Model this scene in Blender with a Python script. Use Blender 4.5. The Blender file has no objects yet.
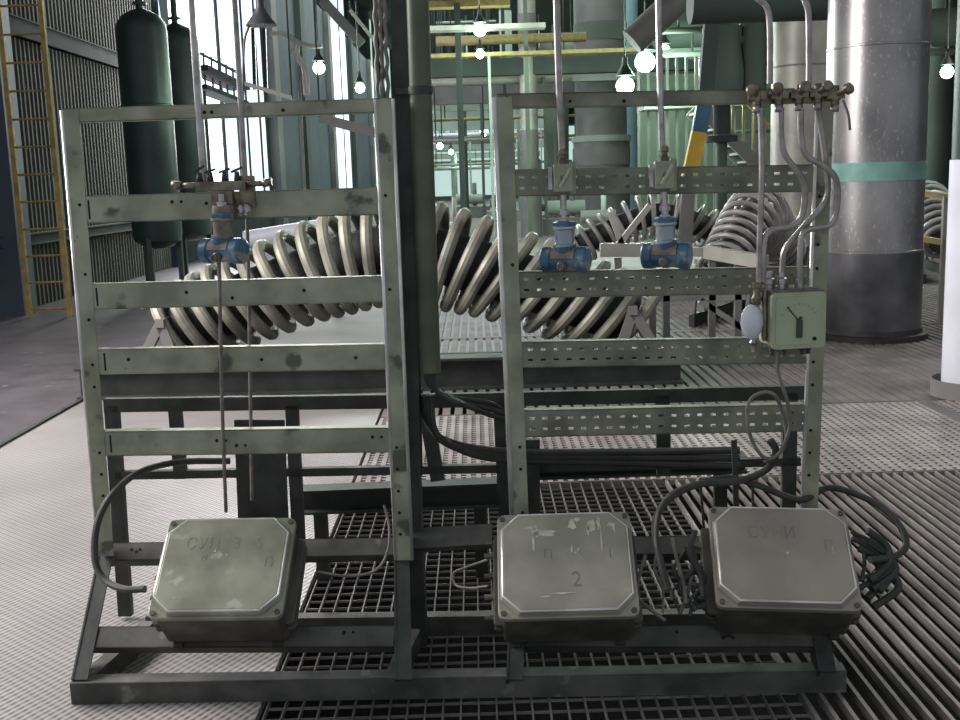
import bpy, bmesh, math, random
from mathutils import Vector, Matrix
random.seed(7)
C = bpy.context.scene.collection
V = Vector
# ------------------------------------------------------------------ camera
F, TH, RO = 1080.0, math.radians(9.46), math.radians(-1.8)
CAMP = V((0, 0, 1.6))
RM = (Matrix.Rotation(math.pi/2-TH, 3, 'X') @ Matrix.Rotation(RO, 3, 'Z'))
cam = bpy.data.objects.new('camera', bpy.data.cameras.new('camera'))
C.objects.link(cam)
cam.location = CAMP
cam.rotation_euler = RM.to_euler()
cam.data.sensor_width = 36; cam.data.lens = F*36/960
cam.data.clip_end = 500; cam.data.clip_start = .05
bpy.context.scene.camera = cam

def ray(px, py): return RM @ V(((px-480)/F, -(py-360)/F, -1.0))
def hit(px, py, p, n):
    d = ray(px, py); return CAMP + d*((p-CAMP).dot(n)/d.dot(n))
def at(px, py, Y): return hit(px, py, V((0, Y, 0)), V((0, 1, 0)))      # point seen at a pixel, on the plane y=Y
def G(px, py, z=0): return hit(px, py, V((0, 0, z)), V((0, 0, 1)))
PSI = math.radians(3.0)
E = V((math.cos(PSI), -math.sin(PSI), 0)); N = V((math.sin(PSI), math.cos(PSI), 0)); Z = V((0, 0, 1))
R0 = V((0, 3.47, 0))
def RK(px, py, off=0): return hit(px, py, R0+N*off, N)                # on the rack plane (off behind it)
SL0 = R0+Z*.34; SL1 = R0-N*.37+Z*.03
SD = (SL0-SL1).normalized(); SN = (E.cross(SD)).normalized()           # slope direction up, slope normal
if SN.z < 0: SN = -SN
def SK(px, py, h=0): return hit(px, py, SL0+SN*h, SN)

# ------------------------------------------------------------------ materials
def nodes(name):
    m = bpy.data.materials.new(name); m.use_nodes = True
    nt = m.node_tree; return m, nt, nt.nodes['Principled BSDF']
def mat(name, c1, c2=None, scale=8, rough=.6, metal=0., bump=.0, spots=None, spotscale=20, spotamt=.62, stretch=None, emit=None, es=0):
    m, nt, b = nodes(name)
    tc = nt.nodes.new('ShaderNodeTexCoord'); mp = nt.nodes.new('ShaderNodeMapping')
    nt.links.new(tc.outputs['Object'], mp.inputs['Vector'])
    if stretch: mp.inputs['Scale'].default_value = stretch
    nz = nt.nodes.new('ShaderNodeTexNoise'); nz.inputs['Scale'].default_value = scale; nz.inputs['Detail'].default_value = 6
    nt.links.new(mp.outputs['Vector'], nz.inputs['Vector'])
    cr = nt.nodes.new('ShaderNodeValToRGB')
    c2 = c2 or tuple(x*.55 for x in c1)
    cr.color_ramp.elements[0].position = .36; cr.color_ramp.elements[1].position = .64
    cr.color_ramp.elements[0].color = (*c2, 1); cr.color_ramp.elements[1].color = (*c1, 1)
    nt.links.new(nz.outputs['Fac'], cr.inputs['Fac'])
    out = cr.outputs['Color']
    if spots:
        n2 = nt.nodes.new('ShaderNodeTexNoise'); n2.inputs['Scale'].default_value = spotscale; n2.inputs['Detail'].default_value = 4
        nt.links.new(mp.outputs['Vector'], n2.inputs['Vector'])
        r2 = nt.nodes.new('ShaderNodeValToRGB'); r2.color_ramp.elements[0].position = spotamt; r2.color_ramp.elements[1].position = spotamt+.06
        nt.links.new(n2.outputs['Fac'], r2.inputs['Fac'])
        mx = nt.nodes.new('ShaderNodeMix'); mx.data_type = 'RGBA'
        nt.links.new(r2.outputs['Color'], mx.inputs['Factor']); nt.links.new(out, mx.inputs['A'])
        mx.inputs['B'].default_value = (*spots, 1); out = mx.outputs['Result']
    nt.links.new(out, b.inputs['Base Color'])
    b.inputs['Roughness'].default_value = rough; b.inputs['Metallic'].default_value = metal
    if bump:
        bp = nt.nodes.new('ShaderNodeBump'); bp.inputs['Strength'].default_value = bump; bp.inputs['Distance'].default_value = .01
        nt.links.new(nz.outputs['Fac'], bp.inputs['Height']); nt.links.new(bp.outputs['Normal'], b.inputs['Normal'])
    if emit:
        b.inputs['Emission Color'].default_value = (*emit, 1); b.inputs['Emission Strength'].default_value = es
    return m
M = {}
M['rack'] = mat('rack_paint', (.37, .385, .285), (.21, .22, .16), 7, .5, .15, .1, spots=(.10, .10, .075), spotscale=9, spotamt=.62)
M['edge'] = mat('lit_edge', (.85, .82, .8), (.5, .48, .45), 6, .35, .5)  # near-white colour standing in for light caught on edges
M['rack2'] = mat('rack_paint_dull', (.25, .26, .19), (.13, .135, .10), 9, .55, .15, .1)
M['rackdark'] = mat('rack_dark', (.06, .065, .058), (.025, .028, .025), 9, .6, .1, .1)
M['base'] = mat('base_steel', (.125, .12, .11), (.05, .05, .046), 7, .6, .2, .2, spots=(.22, .22, .2), spotscale=9, spotamt=.66)
M['beamdark'] = mat('beam_dark', (.04, .044, .04), (.02, .022, .02), 5, .6, .1, .1)
M['hole'] = mat('hole_black', (.012, .012, .012), (.008, .008, .008), 5, .9)
M['lid1'] = mat('lid_green', (.36, .37, .28), (.23, .235, .175), 7, .42, .25, .15, spots=(.46, .46, .38), spotscale=11, spotamt=.66)
M['lid2'] = mat('lid_grey', (.40, .38, .31), (.29, .275, .225), 6, .42, .25, .15, spots=(.47, .45, .38), spotscale=6, spotamt=.66)
M['lid3'] = mat('lid_brown', (.36, .325, .27), (.28, .25, .21), 5, .42, .25, .1)
M['body'] = mat('box_body', (.13, .125, .105), (.06, .058, .05), 8, .55, .2, .1)
M['drip'] = mat('drip_white', (.62, .61, .52), (.42, .41, .34), 30, .7)
M['ink'] = mat('faded_ink', (.19, .18, .145), (.27, .26, .205), 30, .8)
M['blue'] = mat('blue_paint', (.08, .18, .29), (.035, .085, .15), 12, .3, .2, .1, spots=(.3, .27, .2), spotscale=18, spotamt=.58)
M['bluegrey'] = mat('blue_grey', (.62, .65, .68), (.30, .34, .38), 12, .28, .6)
M['dust'] = mat('dust_tan', (.26, .22, .17), (.13, .11, .09), 25, .9)
M['steel'] = mat('steel', (.55, .53, .53), (.3, .28, .28), 20, .28, .9)
M['tube'] = mat('tube_steel', (.42, .39, .38), (.22, .2, .19), 14, .35, .7)
M['brass'] = mat('brassy', (.26, .22, .17), (.12, .10, .08), 25, .35, .7)
M['cable'] = mat('cable', (.05, .052, .046), (.03, .03, .028), 14, .6)
M['cablelight'] = mat('cable_light', (.22, .19, .17), (.11, .10, .09), 20, .6)
M['pole'] = mat('pole_green', (.105, .12, .075), (.06, .068, .045), 5, .5, .1, .05)
M['coil'] = mat('coil_steel', (.36, .34, .28), (.13, .13, .105), 3, .5, .2, .1)
M['coil2'] = mat('coil_grey', (.42, .39, .38), (.2, .19, .18), 3, .45, .2)
M['cream'] = mat('cream_box', (.42, .45, .31), (.33, .36, .24), 9, .4, 0)
M['creamtop'] = mat('dusty_top', (.20, .175, .155), (.13, .11, .10), 18, .8)
M['glassdial'] = mat('dial_face', (.40, .45, .30), (.34, .39, .25), 4, .25)
M['col'] = mat('column_zinc', (.33, .32, .315), (.21, .2, .2), 3, .32, .55, .05, spots=(.38, .37, .37), spotscale=40, spotamt=.6, stretch=(1, 1, .5))
M['colbase'] = mat('column_base', (.17, .165, .17), (.07, .07, .075), 2, .35, .5)
M['colgreen'] = mat('band_green', (.22, .42, .36), (.16, .33, .28), 6, .5)
M['collight'] = mat('column_cream', (.40, .38, .33), (.25, .24, .22), 2, .45, .2)
M['white'] = mat('white_paint', (.72, .72, .78), (.6, .6, .66), 2, .5)
M['yellow'] = mat('yellow_paint', (.34, .26, .09), (.22, .17, .07), 9, .5)
M['ladder'] = mat('ladder_ochre', (.34, .23, .06), (.20, .14, .05), 9, .6)
M['wall'] = mat('wall_corrugated', (.065, .06, .048), (.03, .029, .024), 1.5, .85, 0, 0, stretch=(1, 1, .3))
M['girt'] = mat('girt_grey', (.035, .04, .04), (.02, .024, .024), 3, .95)
M['navy'] = mat('navy_panel', (.035, .055, .08), (.022, .035, .055), 1.5, .6)
M['tank'] = mat('tank_green', (.022, .042, .037), (.013, .024, .022), 2, .45)
M['teal'] = mat('teal_paint', (.20, .33, .36), (.14, .24, .27), 1, .5)
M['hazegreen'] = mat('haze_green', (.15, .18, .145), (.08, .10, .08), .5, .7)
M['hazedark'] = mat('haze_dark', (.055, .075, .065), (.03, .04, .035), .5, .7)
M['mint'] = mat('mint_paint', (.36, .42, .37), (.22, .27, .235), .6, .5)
M['greyduct'] = mat('grey_duct', (.19, .185, .18), (.11, .105, .10), .8, .55)
M['ceiling'] = mat('ceiling_dark', (.05, .06, .055), (.03, .035, .03), .4, .8)
M['bluepaint'] = mat('hazard_blue', (.05, .12, .20), None, 3, .5)
M['hazyellow'] = mat('hazard_yellow', (.55, .36, .03), (.4, .26, .03), 3, .5)
M['floorgrey'] = mat('floor_grey', (.21, .195, .19), (.15, .14, .135), 1.2, .8, 0, .05)
M['floordark'] = mat('floor_dark', (.105, .092, .10), (.07, .062, .068), 2.5, .42, 0, .08, spots=(.2, .18, .185), spotscale=8, spotamt=.66)
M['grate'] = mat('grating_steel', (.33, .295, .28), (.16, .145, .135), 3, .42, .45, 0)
M['gratelight'] = mat('grating_pale', (.42, .375, .36), (.27, .24, .23), 3, .5, .2, 0)  # paler steel tone for the mesh panel
M['gratedark'] = mat('grating_shaded', (.22, .2, .19), (.12, .11, .105), 3, .5, .4, 0)  # same steel, darkened in colour for the weaker light on the near panel
M['void'] = mat('void', (.014, .014, .013), (.008, .008, .008), 1, .9)
M['lampshade'] = mat('lamp_shade', (.03, .035, .035), None, 5, .5)
def emis(name, c, s):
    m, nt, b = nodes(name)
    b.inputs['Base Color'].default_value = (*c, 1); b.inputs['Emission Color'].default_value = (*c, 1); b.inputs['Emission Strength'].default_value = s
    return m
M['bulb'] = emis('bulb_green_white', (.55, 1, .68), 22)
M['sky'] = emis('overcast_glass', (.95, .93, 1), 4)
M['skyblue'] = emis('overcast_glass_blue', (.70, .80, .95), 1.3)
M['skymint'] = emis('mint_glass', (.66, .9, .84), .75)

def platemat():                                                        # fine ribbed floor plate, paled in colour for window light on it
    m, nt, b = nodes('rib_plate')
    tc = nt.nodes.new('ShaderNodeTexCoord'); mp = nt.nodes.new('ShaderNodeMapping')
    mp.inputs['Rotation'].default_value = (0, 0, math.radians(28))
    nt.links.new(tc.outputs['Object'], mp.inputs['Vector'])
    w = nt.nodes.new('ShaderNodeTexWave'); w.inputs['Scale'].default_value = 13; w.inputs['Distortion'].default_value = .3
    nt.links.new(mp.outputs['Vector'], w.inputs['Vector'])
    mp2 = nt.nodes.new('ShaderNodeMapping'); mp2.inputs['Rotation'].default_value = (0, 0, math.radians(-50))
    nt.links.new(tc.outputs['Object'], mp2.inputs['Vector'])
    w2 = nt.nodes.new('ShaderNodeTexWave'); w2.inputs['Scale'].default_value = 9
    nt.links.new(mp2.outputs['Vector'], w2.inputs['Vector'])
    mul = nt.nodes.new('ShaderNodeMath'); mul.operation = 'MULTIPLY_ADD'; mul.inputs[1].default_value = .35
    nt.links.new(w2.outputs['Fac'], mul.inputs[0]); nt.links.new(w.outputs['Fac'], mul.inputs[2])
    cr = nt.nodes.new('ShaderNodeValToRGB')
    cr.color_ramp.elements[0].position = .1; cr.color_ramp.elements[0].color = (.15, .14, .135, 1)
    cr.color_ramp.elements[1].position = .9; cr.color_ramp.elements[1].color = (.46, .425, .415, 1)
    nt.links.new(mul.outputs[0], cr.inputs['Fac'])
    nz = nt.nodes.new('ShaderNodeTexNoise'); nz.inputs['Scale'].default_value = 1.3; nz.inputs['Detail'].default_value = 5
    nt.links.new(tc.outputs['Object'], nz.inputs['Vector'])
    mx = nt.nodes.new('ShaderNodeMix'); mx.data_type = 'RGBA'; mx.blend_type = 'MULTIPLY'; mx.inputs['Factor'].default_value = .6
    nt.links.new(cr.outputs['Color'], mx.inputs['A']); nt.links.new(nz.outputs['Color'], mx.inputs['B'])
    r3 = nt.nodes.new('ShaderNodeValToRGB'); r3.color_ramp.elements[0].position = .3; r3.color_ramp.elements[0].color = (.55, .55, .55, 1); r3.color_ramp.elements[1].position = .7
    nt.links.new(nz.outputs['Fac'], r3.inputs['Fac']); nt.links.new(r3.outputs['Color'], mx.inputs['B'])
    nt.links.new(mx.outputs['Result'], b.inputs['Base Color'])
    bp = nt.nodes.new('ShaderNodeBump'); bp.inputs['Strength'].default_value = .3; bp.inputs['Distance'].default_value = .004
    nt.links.new(mul.outputs[0], bp.inputs['Height']); nt.links.new(bp.outputs['Normal'], b.inputs['Normal'])
    b.inputs['Roughness'].default_value = .38; b.inputs['Metallic'].default_value = .15
    return m
M['plate'] = platemat()

# ------------------------------------------------------------------ mesh builder
def catmull(pts, n=6):
    P = [V(p) for p in pts]
    if len(P) < 3: return P
    P = [P[0]*2-P[1]]+P+[P[-1]*2-P[-2]]
    out = []
    for i in range(1, len(P)-2):
        a, b, c, d = P[i-1:i+3]
        for k in range(n):
            t = k/n
            out.append(.5*((2*b)+(c-a)*t+(2*a-5*b+4*c-d)*t*t+(3*b-a-3*c+d)*t**3))
    out.append(P[-2]); return out
class MB:
    def __init__(s): s.bm = bmesh.new(); s.mi = 0
    def face(s, vs, smooth=False):
        try: f = s.bm.faces.new(vs)
        except ValueError: return
        f.smooth = smooth; f.material_index = s.mi
    def prism(s, bot, top):                       # two matching polygons
        b = [s.bm.verts.new(p) for p in bot]; t = [s.bm.verts.new(p) for p in top]; n = len(b)
        s.face(b[::-1]); s.face(t)
        for i in range(n): s.face([b[i], b[(i+1) % n], t[(i+1) % n], t[i]])
    def beam(s, p0, p1, up, prof):                # prof: (side, up) polygon swept from p0 to p1
        p0, p1 = V(p0), V(p1); d = (p1-p0).normalized(); side = d.cross(V(up)).normalized(); u = side.cross(d).normalized()
        s.prism([p0+side*a+u*b for a, b in prof], [p1+side*a+u*b for a, b in prof])
    def bar(s, p0, p1, up, w, h): s.beam(p0, p1, up, [(-w/2, -h/2), (w/2, -h/2), (w/2, h/2), (-w/2, h/2)])
    def box(s, c, ax, ay, az, sx, sy, sz):
        c = V(c); ax, ay, az = V(ax)*sx/2, V(ay)*sy/2, V(az)*sz/2
        s.prism([c-ax-ay-az, c+ax-ay-az, c+ax+ay-az, c-ax+ay-az], [c-ax-ay+az, c+ax-ay+az, c+ax+ay+az, c-ax+ay+az])
    def abox(s, x0, x1, y0, y1, z0, z1): s.box(((x0+x1)/2, (y0+y1)/2, (z0+z1)/2), (1, 0, 0), (0, 1, 0), (0, 0, 1), x1-x0, y1-y0, z1-z0)
    def tube(s, pts, r, seg=10, closed=False, cap=True):
        P = [V(p) for p in pts]; n = len(P); rings = []
        T = [(P[min(i+1, n-1)]-P[max(i-1, 0)]).normalized() for i in range(n)]
        if closed: T = [(P[(i+1) % n]-P[i-1]).normalized() for i in range(n)]
        u = T[0].orthogonal().normalized()
        for i in range(n):
            u = (u-T[i]*u.dot(T[i])).normalized(); w = T[i].cross(u)
            rr = r[i] if isinstance(r, (list, tuple)) else r
            rings.append([s.bm.verts.new(P[i]+(u*math.cos(2*math.pi*k/seg)+w*math.sin(2*math.pi*k/seg))*rr) for k in range(seg)])
        for i in range(n if closed else n-1):
            a, b = rings[i], rings[(i+1) % n]
            for k in range(seg): s.face([a[k], a[(k+1) % seg], b[(k+1) % seg], b[k]], True)
        if cap and not closed: s.face(rings[0][::-1]); s.face(rings[-1])
    def cyl(s, p0, p1, r, seg=16, r1=None): s.tube([p0, p1], [r, r if r1 is None else r1], seg)
    def lathe(s, p, axis, prof, seg=24):          # prof: (distance along the axis, radius)
        p, axis = V(p), V(axis).normalized(); u = axis.orthogonal().normalized(); w = axis.cross(u); rings = []
        for h, r in prof:
            rings.append([s.bm.verts.new(p+axis*h+(u*math.cos(2*math.pi*k/seg)+w*math.sin(2*math.pi*k/seg))*max(r, .0004)) for k in range(seg)])
        for a, b in zip(rings, rings[1:]):
            for k in range(seg): s.face([a[k], a[(k+1) % seg], b[(k+1) % seg], b[k]], True)
        s.face(rings[0][::-1]); s.face(rings[-1])
    def sphere(s, p, r, seg=16, sc=1.0):
        s.lathe(V(p)-Z*r*sc, Z, [(r*sc*(1-math.cos(math.pi*i/8)), r*math.sin(math.pi*i/8)) for i in range(9)], seg)
    def poly(s, pts): s.face([s.bm.verts.new(p) for p in pts])
def L(w, h, t=.005): return [(0, 0), (w, 0), (w, t), (t, t), (t, h), (0, h)]
def build(name, mb, m, parent=None, at0=None, bevel=0):
    bm = mb.bm; bmesh.ops.recalc_face_normals(bm, faces=bm.faces)
    for e in bm.edges:
        if len(e.link_faces) == 2 and e.calc_face_angle(0) > .6: e.smooth = False
    me = bpy.data.meshes.new(name)
    if parent is not None: loc = parent['_w']
    else:
        xs = [v.co for v in bm.verts]
        loc = at0 if at0 is not None else V(((min(v.x for v in xs)+max(v.x for v in xs))/2, (min(v.y for v in xs)+max(v.y for v in xs))/2, min(v.z for v in xs)))
    loc = V(loc)
    bmesh.ops.translate(bm, verts=bm.verts, vec=-loc)
    bm.to_mesh(me); bm.free()
    for x in (m if isinstance(m, (list, tuple)) else [m]): me.materials.append(M[x] if isinstance(x, str) else x)
    o = bpy.data.objects.new(name, me); C.objects.link(o)
    o['_w'] = tuple(loc)
    if parent is not None: o.parent = parent
    else: o.location = loc
    if bevel:
        md = o.modifiers.new('bevel', 'BEVEL'); md.width = bevel; md.segments = 2; md.limit_method = 'ANGLE'
    return o
def tag(o, label, cat, group=None):
    o['label'] = label; o['category'] = cat
    if group: o['group'] = group
    return o
def thing(name, label, cat, loc, group=None):
    o = bpy.data.objects.new(name, None); C.objects.link(o); o.location = V(loc); o['_w'] = tuple(loc)
    o.empty_display_size = .1
    return tag(o, label, cat, group)
def struct(name, mb, m, **k):
    o = build(name, mb, m, **k); o['kind'] = 'structure'; return o
def one(name, mb, m, label, cat, group=None, **k): return tag(build(name, mb, m, **k), label, cat, group)

# ------------------------------------------------------------------ FLOOR
mb = MB(); mb.abox(-30, 30, .5, 16, -1.5, -1.45); struct('floor', mb, 'void')  # near-black sheet standing in for the darkness below the gratings
mb = MB(); mb.abox(-3.1, -.72, 1.0, 8.2, -.03, -.0005); struct('floor', mb, 'plate')
mb = MB(); mb.abox(-3.1, -.72, 8.21, 11, -.03, -.0005); struct('floor', mb, 'floorgrey')
mb = MB(); mb.abox(-12, -3.13, 1.0, 30, -.03, .012); struct('floor', mb, 'floordark')
mb = MB(); mb.abox(-3.12, 14, 16.0, 120, -.03, -.0005); mb.abox(-3.12, -.72, 11.0, 16, -.03, -.0005); mb.abox(9.1, 14, 1, 16, -.03, -.0005); mb.abox(-12, -3.12, 30, 120, -.03, -.0005); mb.abox(14, 30, 1, 120, -.03, -.0005); struct('floor', mb, 'floorgrey')
mb = MB(); mb.abox(-3.135, -3.1, 1.0, 30, -.03, .015); struct('trim_1', mb, 'rackdark')
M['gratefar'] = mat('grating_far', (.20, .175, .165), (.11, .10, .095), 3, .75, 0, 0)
def grating(x0, x1, y0, y1, sx, sy, wx, wy, m, dp=.03):
    mb = MB(); x = x0
    while x <= x1: mb.abox(x, x+wx, y0, y1, -dp, 0); x += sx
    if sy:
        y = y0
        while y <= y1: mb.abox(x0, x1, y, y+wy, -.012, -.003); y += sy
    mb.abox(x0, x1, y0, y0+.006, -.03, .001); mb.abox(x0, x1, y1-.006, y1, -.03, .001)
    return struct('floor', mb, m)
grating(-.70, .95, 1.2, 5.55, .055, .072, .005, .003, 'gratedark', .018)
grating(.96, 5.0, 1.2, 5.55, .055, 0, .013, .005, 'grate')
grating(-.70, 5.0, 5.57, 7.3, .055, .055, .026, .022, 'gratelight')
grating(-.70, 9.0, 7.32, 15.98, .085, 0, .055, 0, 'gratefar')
mb = MB(); mb.abox(3.0, 3.10, 5.6, 7.3, -.02, .004); mb.abox(-.7, 9, 10.96, 11.06, -.02, .004); mb.abox(-.7, 9, 15.97, 16.05, -.02, .004); struct('trim_2', mb, 'floorgrey')

# ------------------------------------------------------------------ racks
RH = .04
def rail(pa, pb, h, root, slots=0, name='rail', fn=RK, m='rack', nrm=None, up=None, off=0, depth=.04):
    """channel with a flat front web and two flanges going back; pa,pb pixel centres"""
    a, b = fn(*pa, off), fn(*pb, off); n = nrm or N; u = up or Z
    d = (b-a).normalized(); Ln = (b-a).length; uu = (u-d*u.dot(d)).normalized()
    mb = MB(); t = .004
    if not slots: mb.box((a+b)/2+n*t/2, d, uu, n, Ln, h, t)
    else:
        hs = h*.095; rows = [-.2*h, .2*h]
        edges = [-h/2]+sum([[r-hs/2, r+hs/2] for r in rows], [])+[h/2]
        for i in (0, 2, 4): mb.box((a+b)/2+uu*(edges[i]+edges[i+1])/2+n*t/2, d, uu, n, Ln, edges[i+1]-edges[i], t)
        x = .0; p = slots
        while x < Ln:
            w = min(p*.6, Ln-x)
            for r in rows: mb.box(a+d*(x+w/2)+uu*r+n*t/2, d, uu, n, w, hs, t)
            x += p
    for sgn in (1, -1): mb.box((a+b)/2+uu*sgn*(h/2-t/2)+n*(depth/2), d, uu, n, Ln, t, depth)
    if not slots:                                # punched holes as dark inlays
        mb.mi = 1
        k = 3 if Ln > .5 else 1
        for i in range(k):
            q = a+d*(Ln*random.uniform(.06, .94))+uu*h*random.uniform(-.2, .2)
            mb.cyl(q+n*.001, q-n*.0008, .006, 10)
            if random.random() < .5: mb.cyl(q+d*.03+n*.001, q+d*.03-n*.0008, .005, 10)
        for xx in (.03,):
            mb.box(a+d*xx, d, uu, n, .006, h*.7, .0016)
    o = build(name, mb, [m, 'hole'], root)
    return o
def post(pa, pb, root, w=.055, flip=1, off=0, holes=True, m='rack', name='post', pc=None, d=.055, bead=(-1,), br=.0065):
    a, b = RK(*pa, off), RK(*pb, off)
    b = V((a.x+(b.x-a.x), b.y, b.z))
    mb = MB(); t = .005; dd = (b-a).normalized(); 
    mb.box((a+b)/2, E, dd, N, w, (b-a).length, t)
    mb.box((a+b)/2+E*flip*(-w/2+t/2)+N*d/2, E, dd, N, t, (b-a).length, d)
    if bead:
        for sx in bead:
            mb.mi = 2; mb.cyl(a+E*(sx*w/2)+N*.001, b+E*(sx*w/2)+N*.001, br, 8)  # pale bead painted in for the light along the post edge
    mb.mi = 1; k = int((b-a).length/.075)
    if holes:
        for i in range(1, k):
            if random.random() < (.8 if i > k-6 else .12):
                q = a+dd*(.075*i)+E*.008*flip; mb.cyl(q+N*.001, q-N*.0036, .0055, 10)
    build(name, mb, [m, 'hole', 'edge'], root)
def slantleg(pa, pb, root, w=.05):                # foot going from the upright down the slope to the base beam
    a, b = SK(*pa, 0), SK(*pb, 0); mb = MB(); d = (b-a).normalized()
    mb.box((a+b)/2, d, E, SN, (b-a).length, w, .006); mb.box((a+b)/2-E*(w/2)-SN*.03, d, E, SN, (b-a).length, .006, .07)
    build('slanted_foot', mb, 'rackdark', root)

rl = thing('instrument_rack', 'grey-green steel rack of four plain cross rails, standing left of the tall pole', 'rack', RK(230, 640))
post((70, 110), (106, 556), rl, flip=1); post((384, 99), (404, 560), rl, flip=-1, bead=(-1, 1))
rail((62, 116), (391, 105), .045, rl, name='top_rail')
rail((80, 210), (378, 201), .088, rl); rail((88, 297), (384, 289), .085, rl)
rail((96, 362), (388, 357), .085, rl); rail((102, 444), (392, 440), .085, rl)
slantleg((106, 556), (80, 680), rl); slantleg((402, 556), (404, 680), rl)
rail((98, 552), (396, 546), .07, rl, fn=SK, nrm=-SN, up=SD, m='base', name='lower_rail')
rail((88, 637), (394, 636), .075, rl, fn=SK, nrm=-SN, up=SD, m='base', name='lower_rail')

rr = thing('instrument_rack', 'grey-green steel rack with slotted cross rails, standing right of the tall pole', 'rack', RK(660, 640))
post((503, 97), (522, 556), rr, flip=1, br=.0085); post((826, 98), (808, 556), rr, flip=-1, w=.05)
rail((497, 101), (834, 95), .045, rr, name='top_rail', slots=0, m='rack2')
rail((511, 183), (822, 178), .085, rr, slots=.042, m='rack2'); rail((516, 285), (822, 280), .085, rr, slots=.042, m='rack2')
rail((520, 355), (820, 350), .085, rr, slots=.042, m='rack2'); rail((522, 424), (804, 418), .09, rr, slots=.042, m='rack2')
slantleg((520, 556), (515, 680), rr); slantleg((806, 556), (828, 672), rr)
rail((520, 545), (812, 545), .07, rr, fn=SK, nrm=-SN, up=SD, m='base', name='lower_rail')
rail((515, 636), (826, 636), .075, rr, fn=SK, nrm=-SN, up=SD, m='base', name='lower_rail')
mb = MB(); a, b = SK(404, 541), SK(492, 536); mb.box((a+b)/2, (b-a).normalized(), SD, SN, (b-a).length, .08, .03)
one('connecting_rail', mb, 'base', 'dark steel cross rail joining the two racks beside the middle box', 'rail')

# base frame on the floor
bf = thing('base_frame', 'dirty dark steel base frame lying on the grating under both racks', 'frame', G(460, 690))
mb = MB(); a, b = G(72, 704), G(846, 692)
for s0, s1 in ((a, b),):
    mb.box((a+b)/2+Z*.035, (b-a).normalized(), Z, N, (b-a).length, .07, .006)
    mb.box((a+b)/2+Z*.068+N*.03, (b-a).normalized(), Z, N, (b-a).length, .006, .06)
    mb.box((a+b)/2+Z*.003+N*.03, (b-a).normalized(), Z, N, (b-a).length, .006, .06)
fb = build('front_beam', mb, 'base', bf)
a2, b2 = a+N*.50+E*.08, b+N*.50-E*.02
mb = MB(); mb.box((a2+b2)/2+Z*.035, E, Z, N, (b2-a2).length, .07, .05); build('rear_beam', mb, 'base', bf)
for p, q in ((a+E*.03, a2+E*.0), (b-E*.03, b2-E*.02), ((a*.58+b*.42), (a2*.58+b2*.42))):
    mb = MB(); mb.bar(p+Z*.036+N*.06, q+Z*.036, Z, .05, .066); build('side_beam', mb, 'base', bf)

# ------------------------------------------------------------------ junction boxes
def rrect(w, h, r, n=4):
    out = []
    for cx, cy, a0 in ((w/2-r, h/2-r, 0), (-w/2+r, h/2-r, 90), (-w/2+r, -h/2+r, 180), (w/2-r, -h/2+r, 270)):
        for k in range(n+1):
            t = math.radians(a0+90*k/n); out.append((cx+r*math.cos(t), cy+r*math.sin(t)))
    return out
def octo(w, h, c): return [(w/2, h/2-c), (w/2-c, h/2), (-w/2+c, h/2), (-w/2, h/2-c), (-w/2, -h/2+c), (-w/2+c, -h/2), (w/2-c, -h/2), (w/2, -h/2+c)]
def text_mesh(mb, s, size, X, Y_, Zn, pos, sx=1.0):
    cu = bpy.data.curves.new('txt', 'FONT'); cu.body = s; cu.size = size; cu.align_x = 'CENTER'; cu.align_y = 'CENTER'; cu.resolution_u = 3
    o = bpy.data.objects.new('txt', cu); C.objects.link(o)
    bpy.context.view_layer.update()
    me = o.evaluated_get(bpy.context.evaluated_depsgraph_get()).to_mesh()
    vs = [mb.bm.verts.new(pos+X*v.co.x*sx+Y_*v.co.y+Zn*.0006) for v in me.vertices]
    for p in me.polygons: mb.face([vs[i] for i in p.vertices])
    o.to_mesh_clear(); bpy.data.objects.remove(o); bpy.data.curves.remove(cu)
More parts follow.
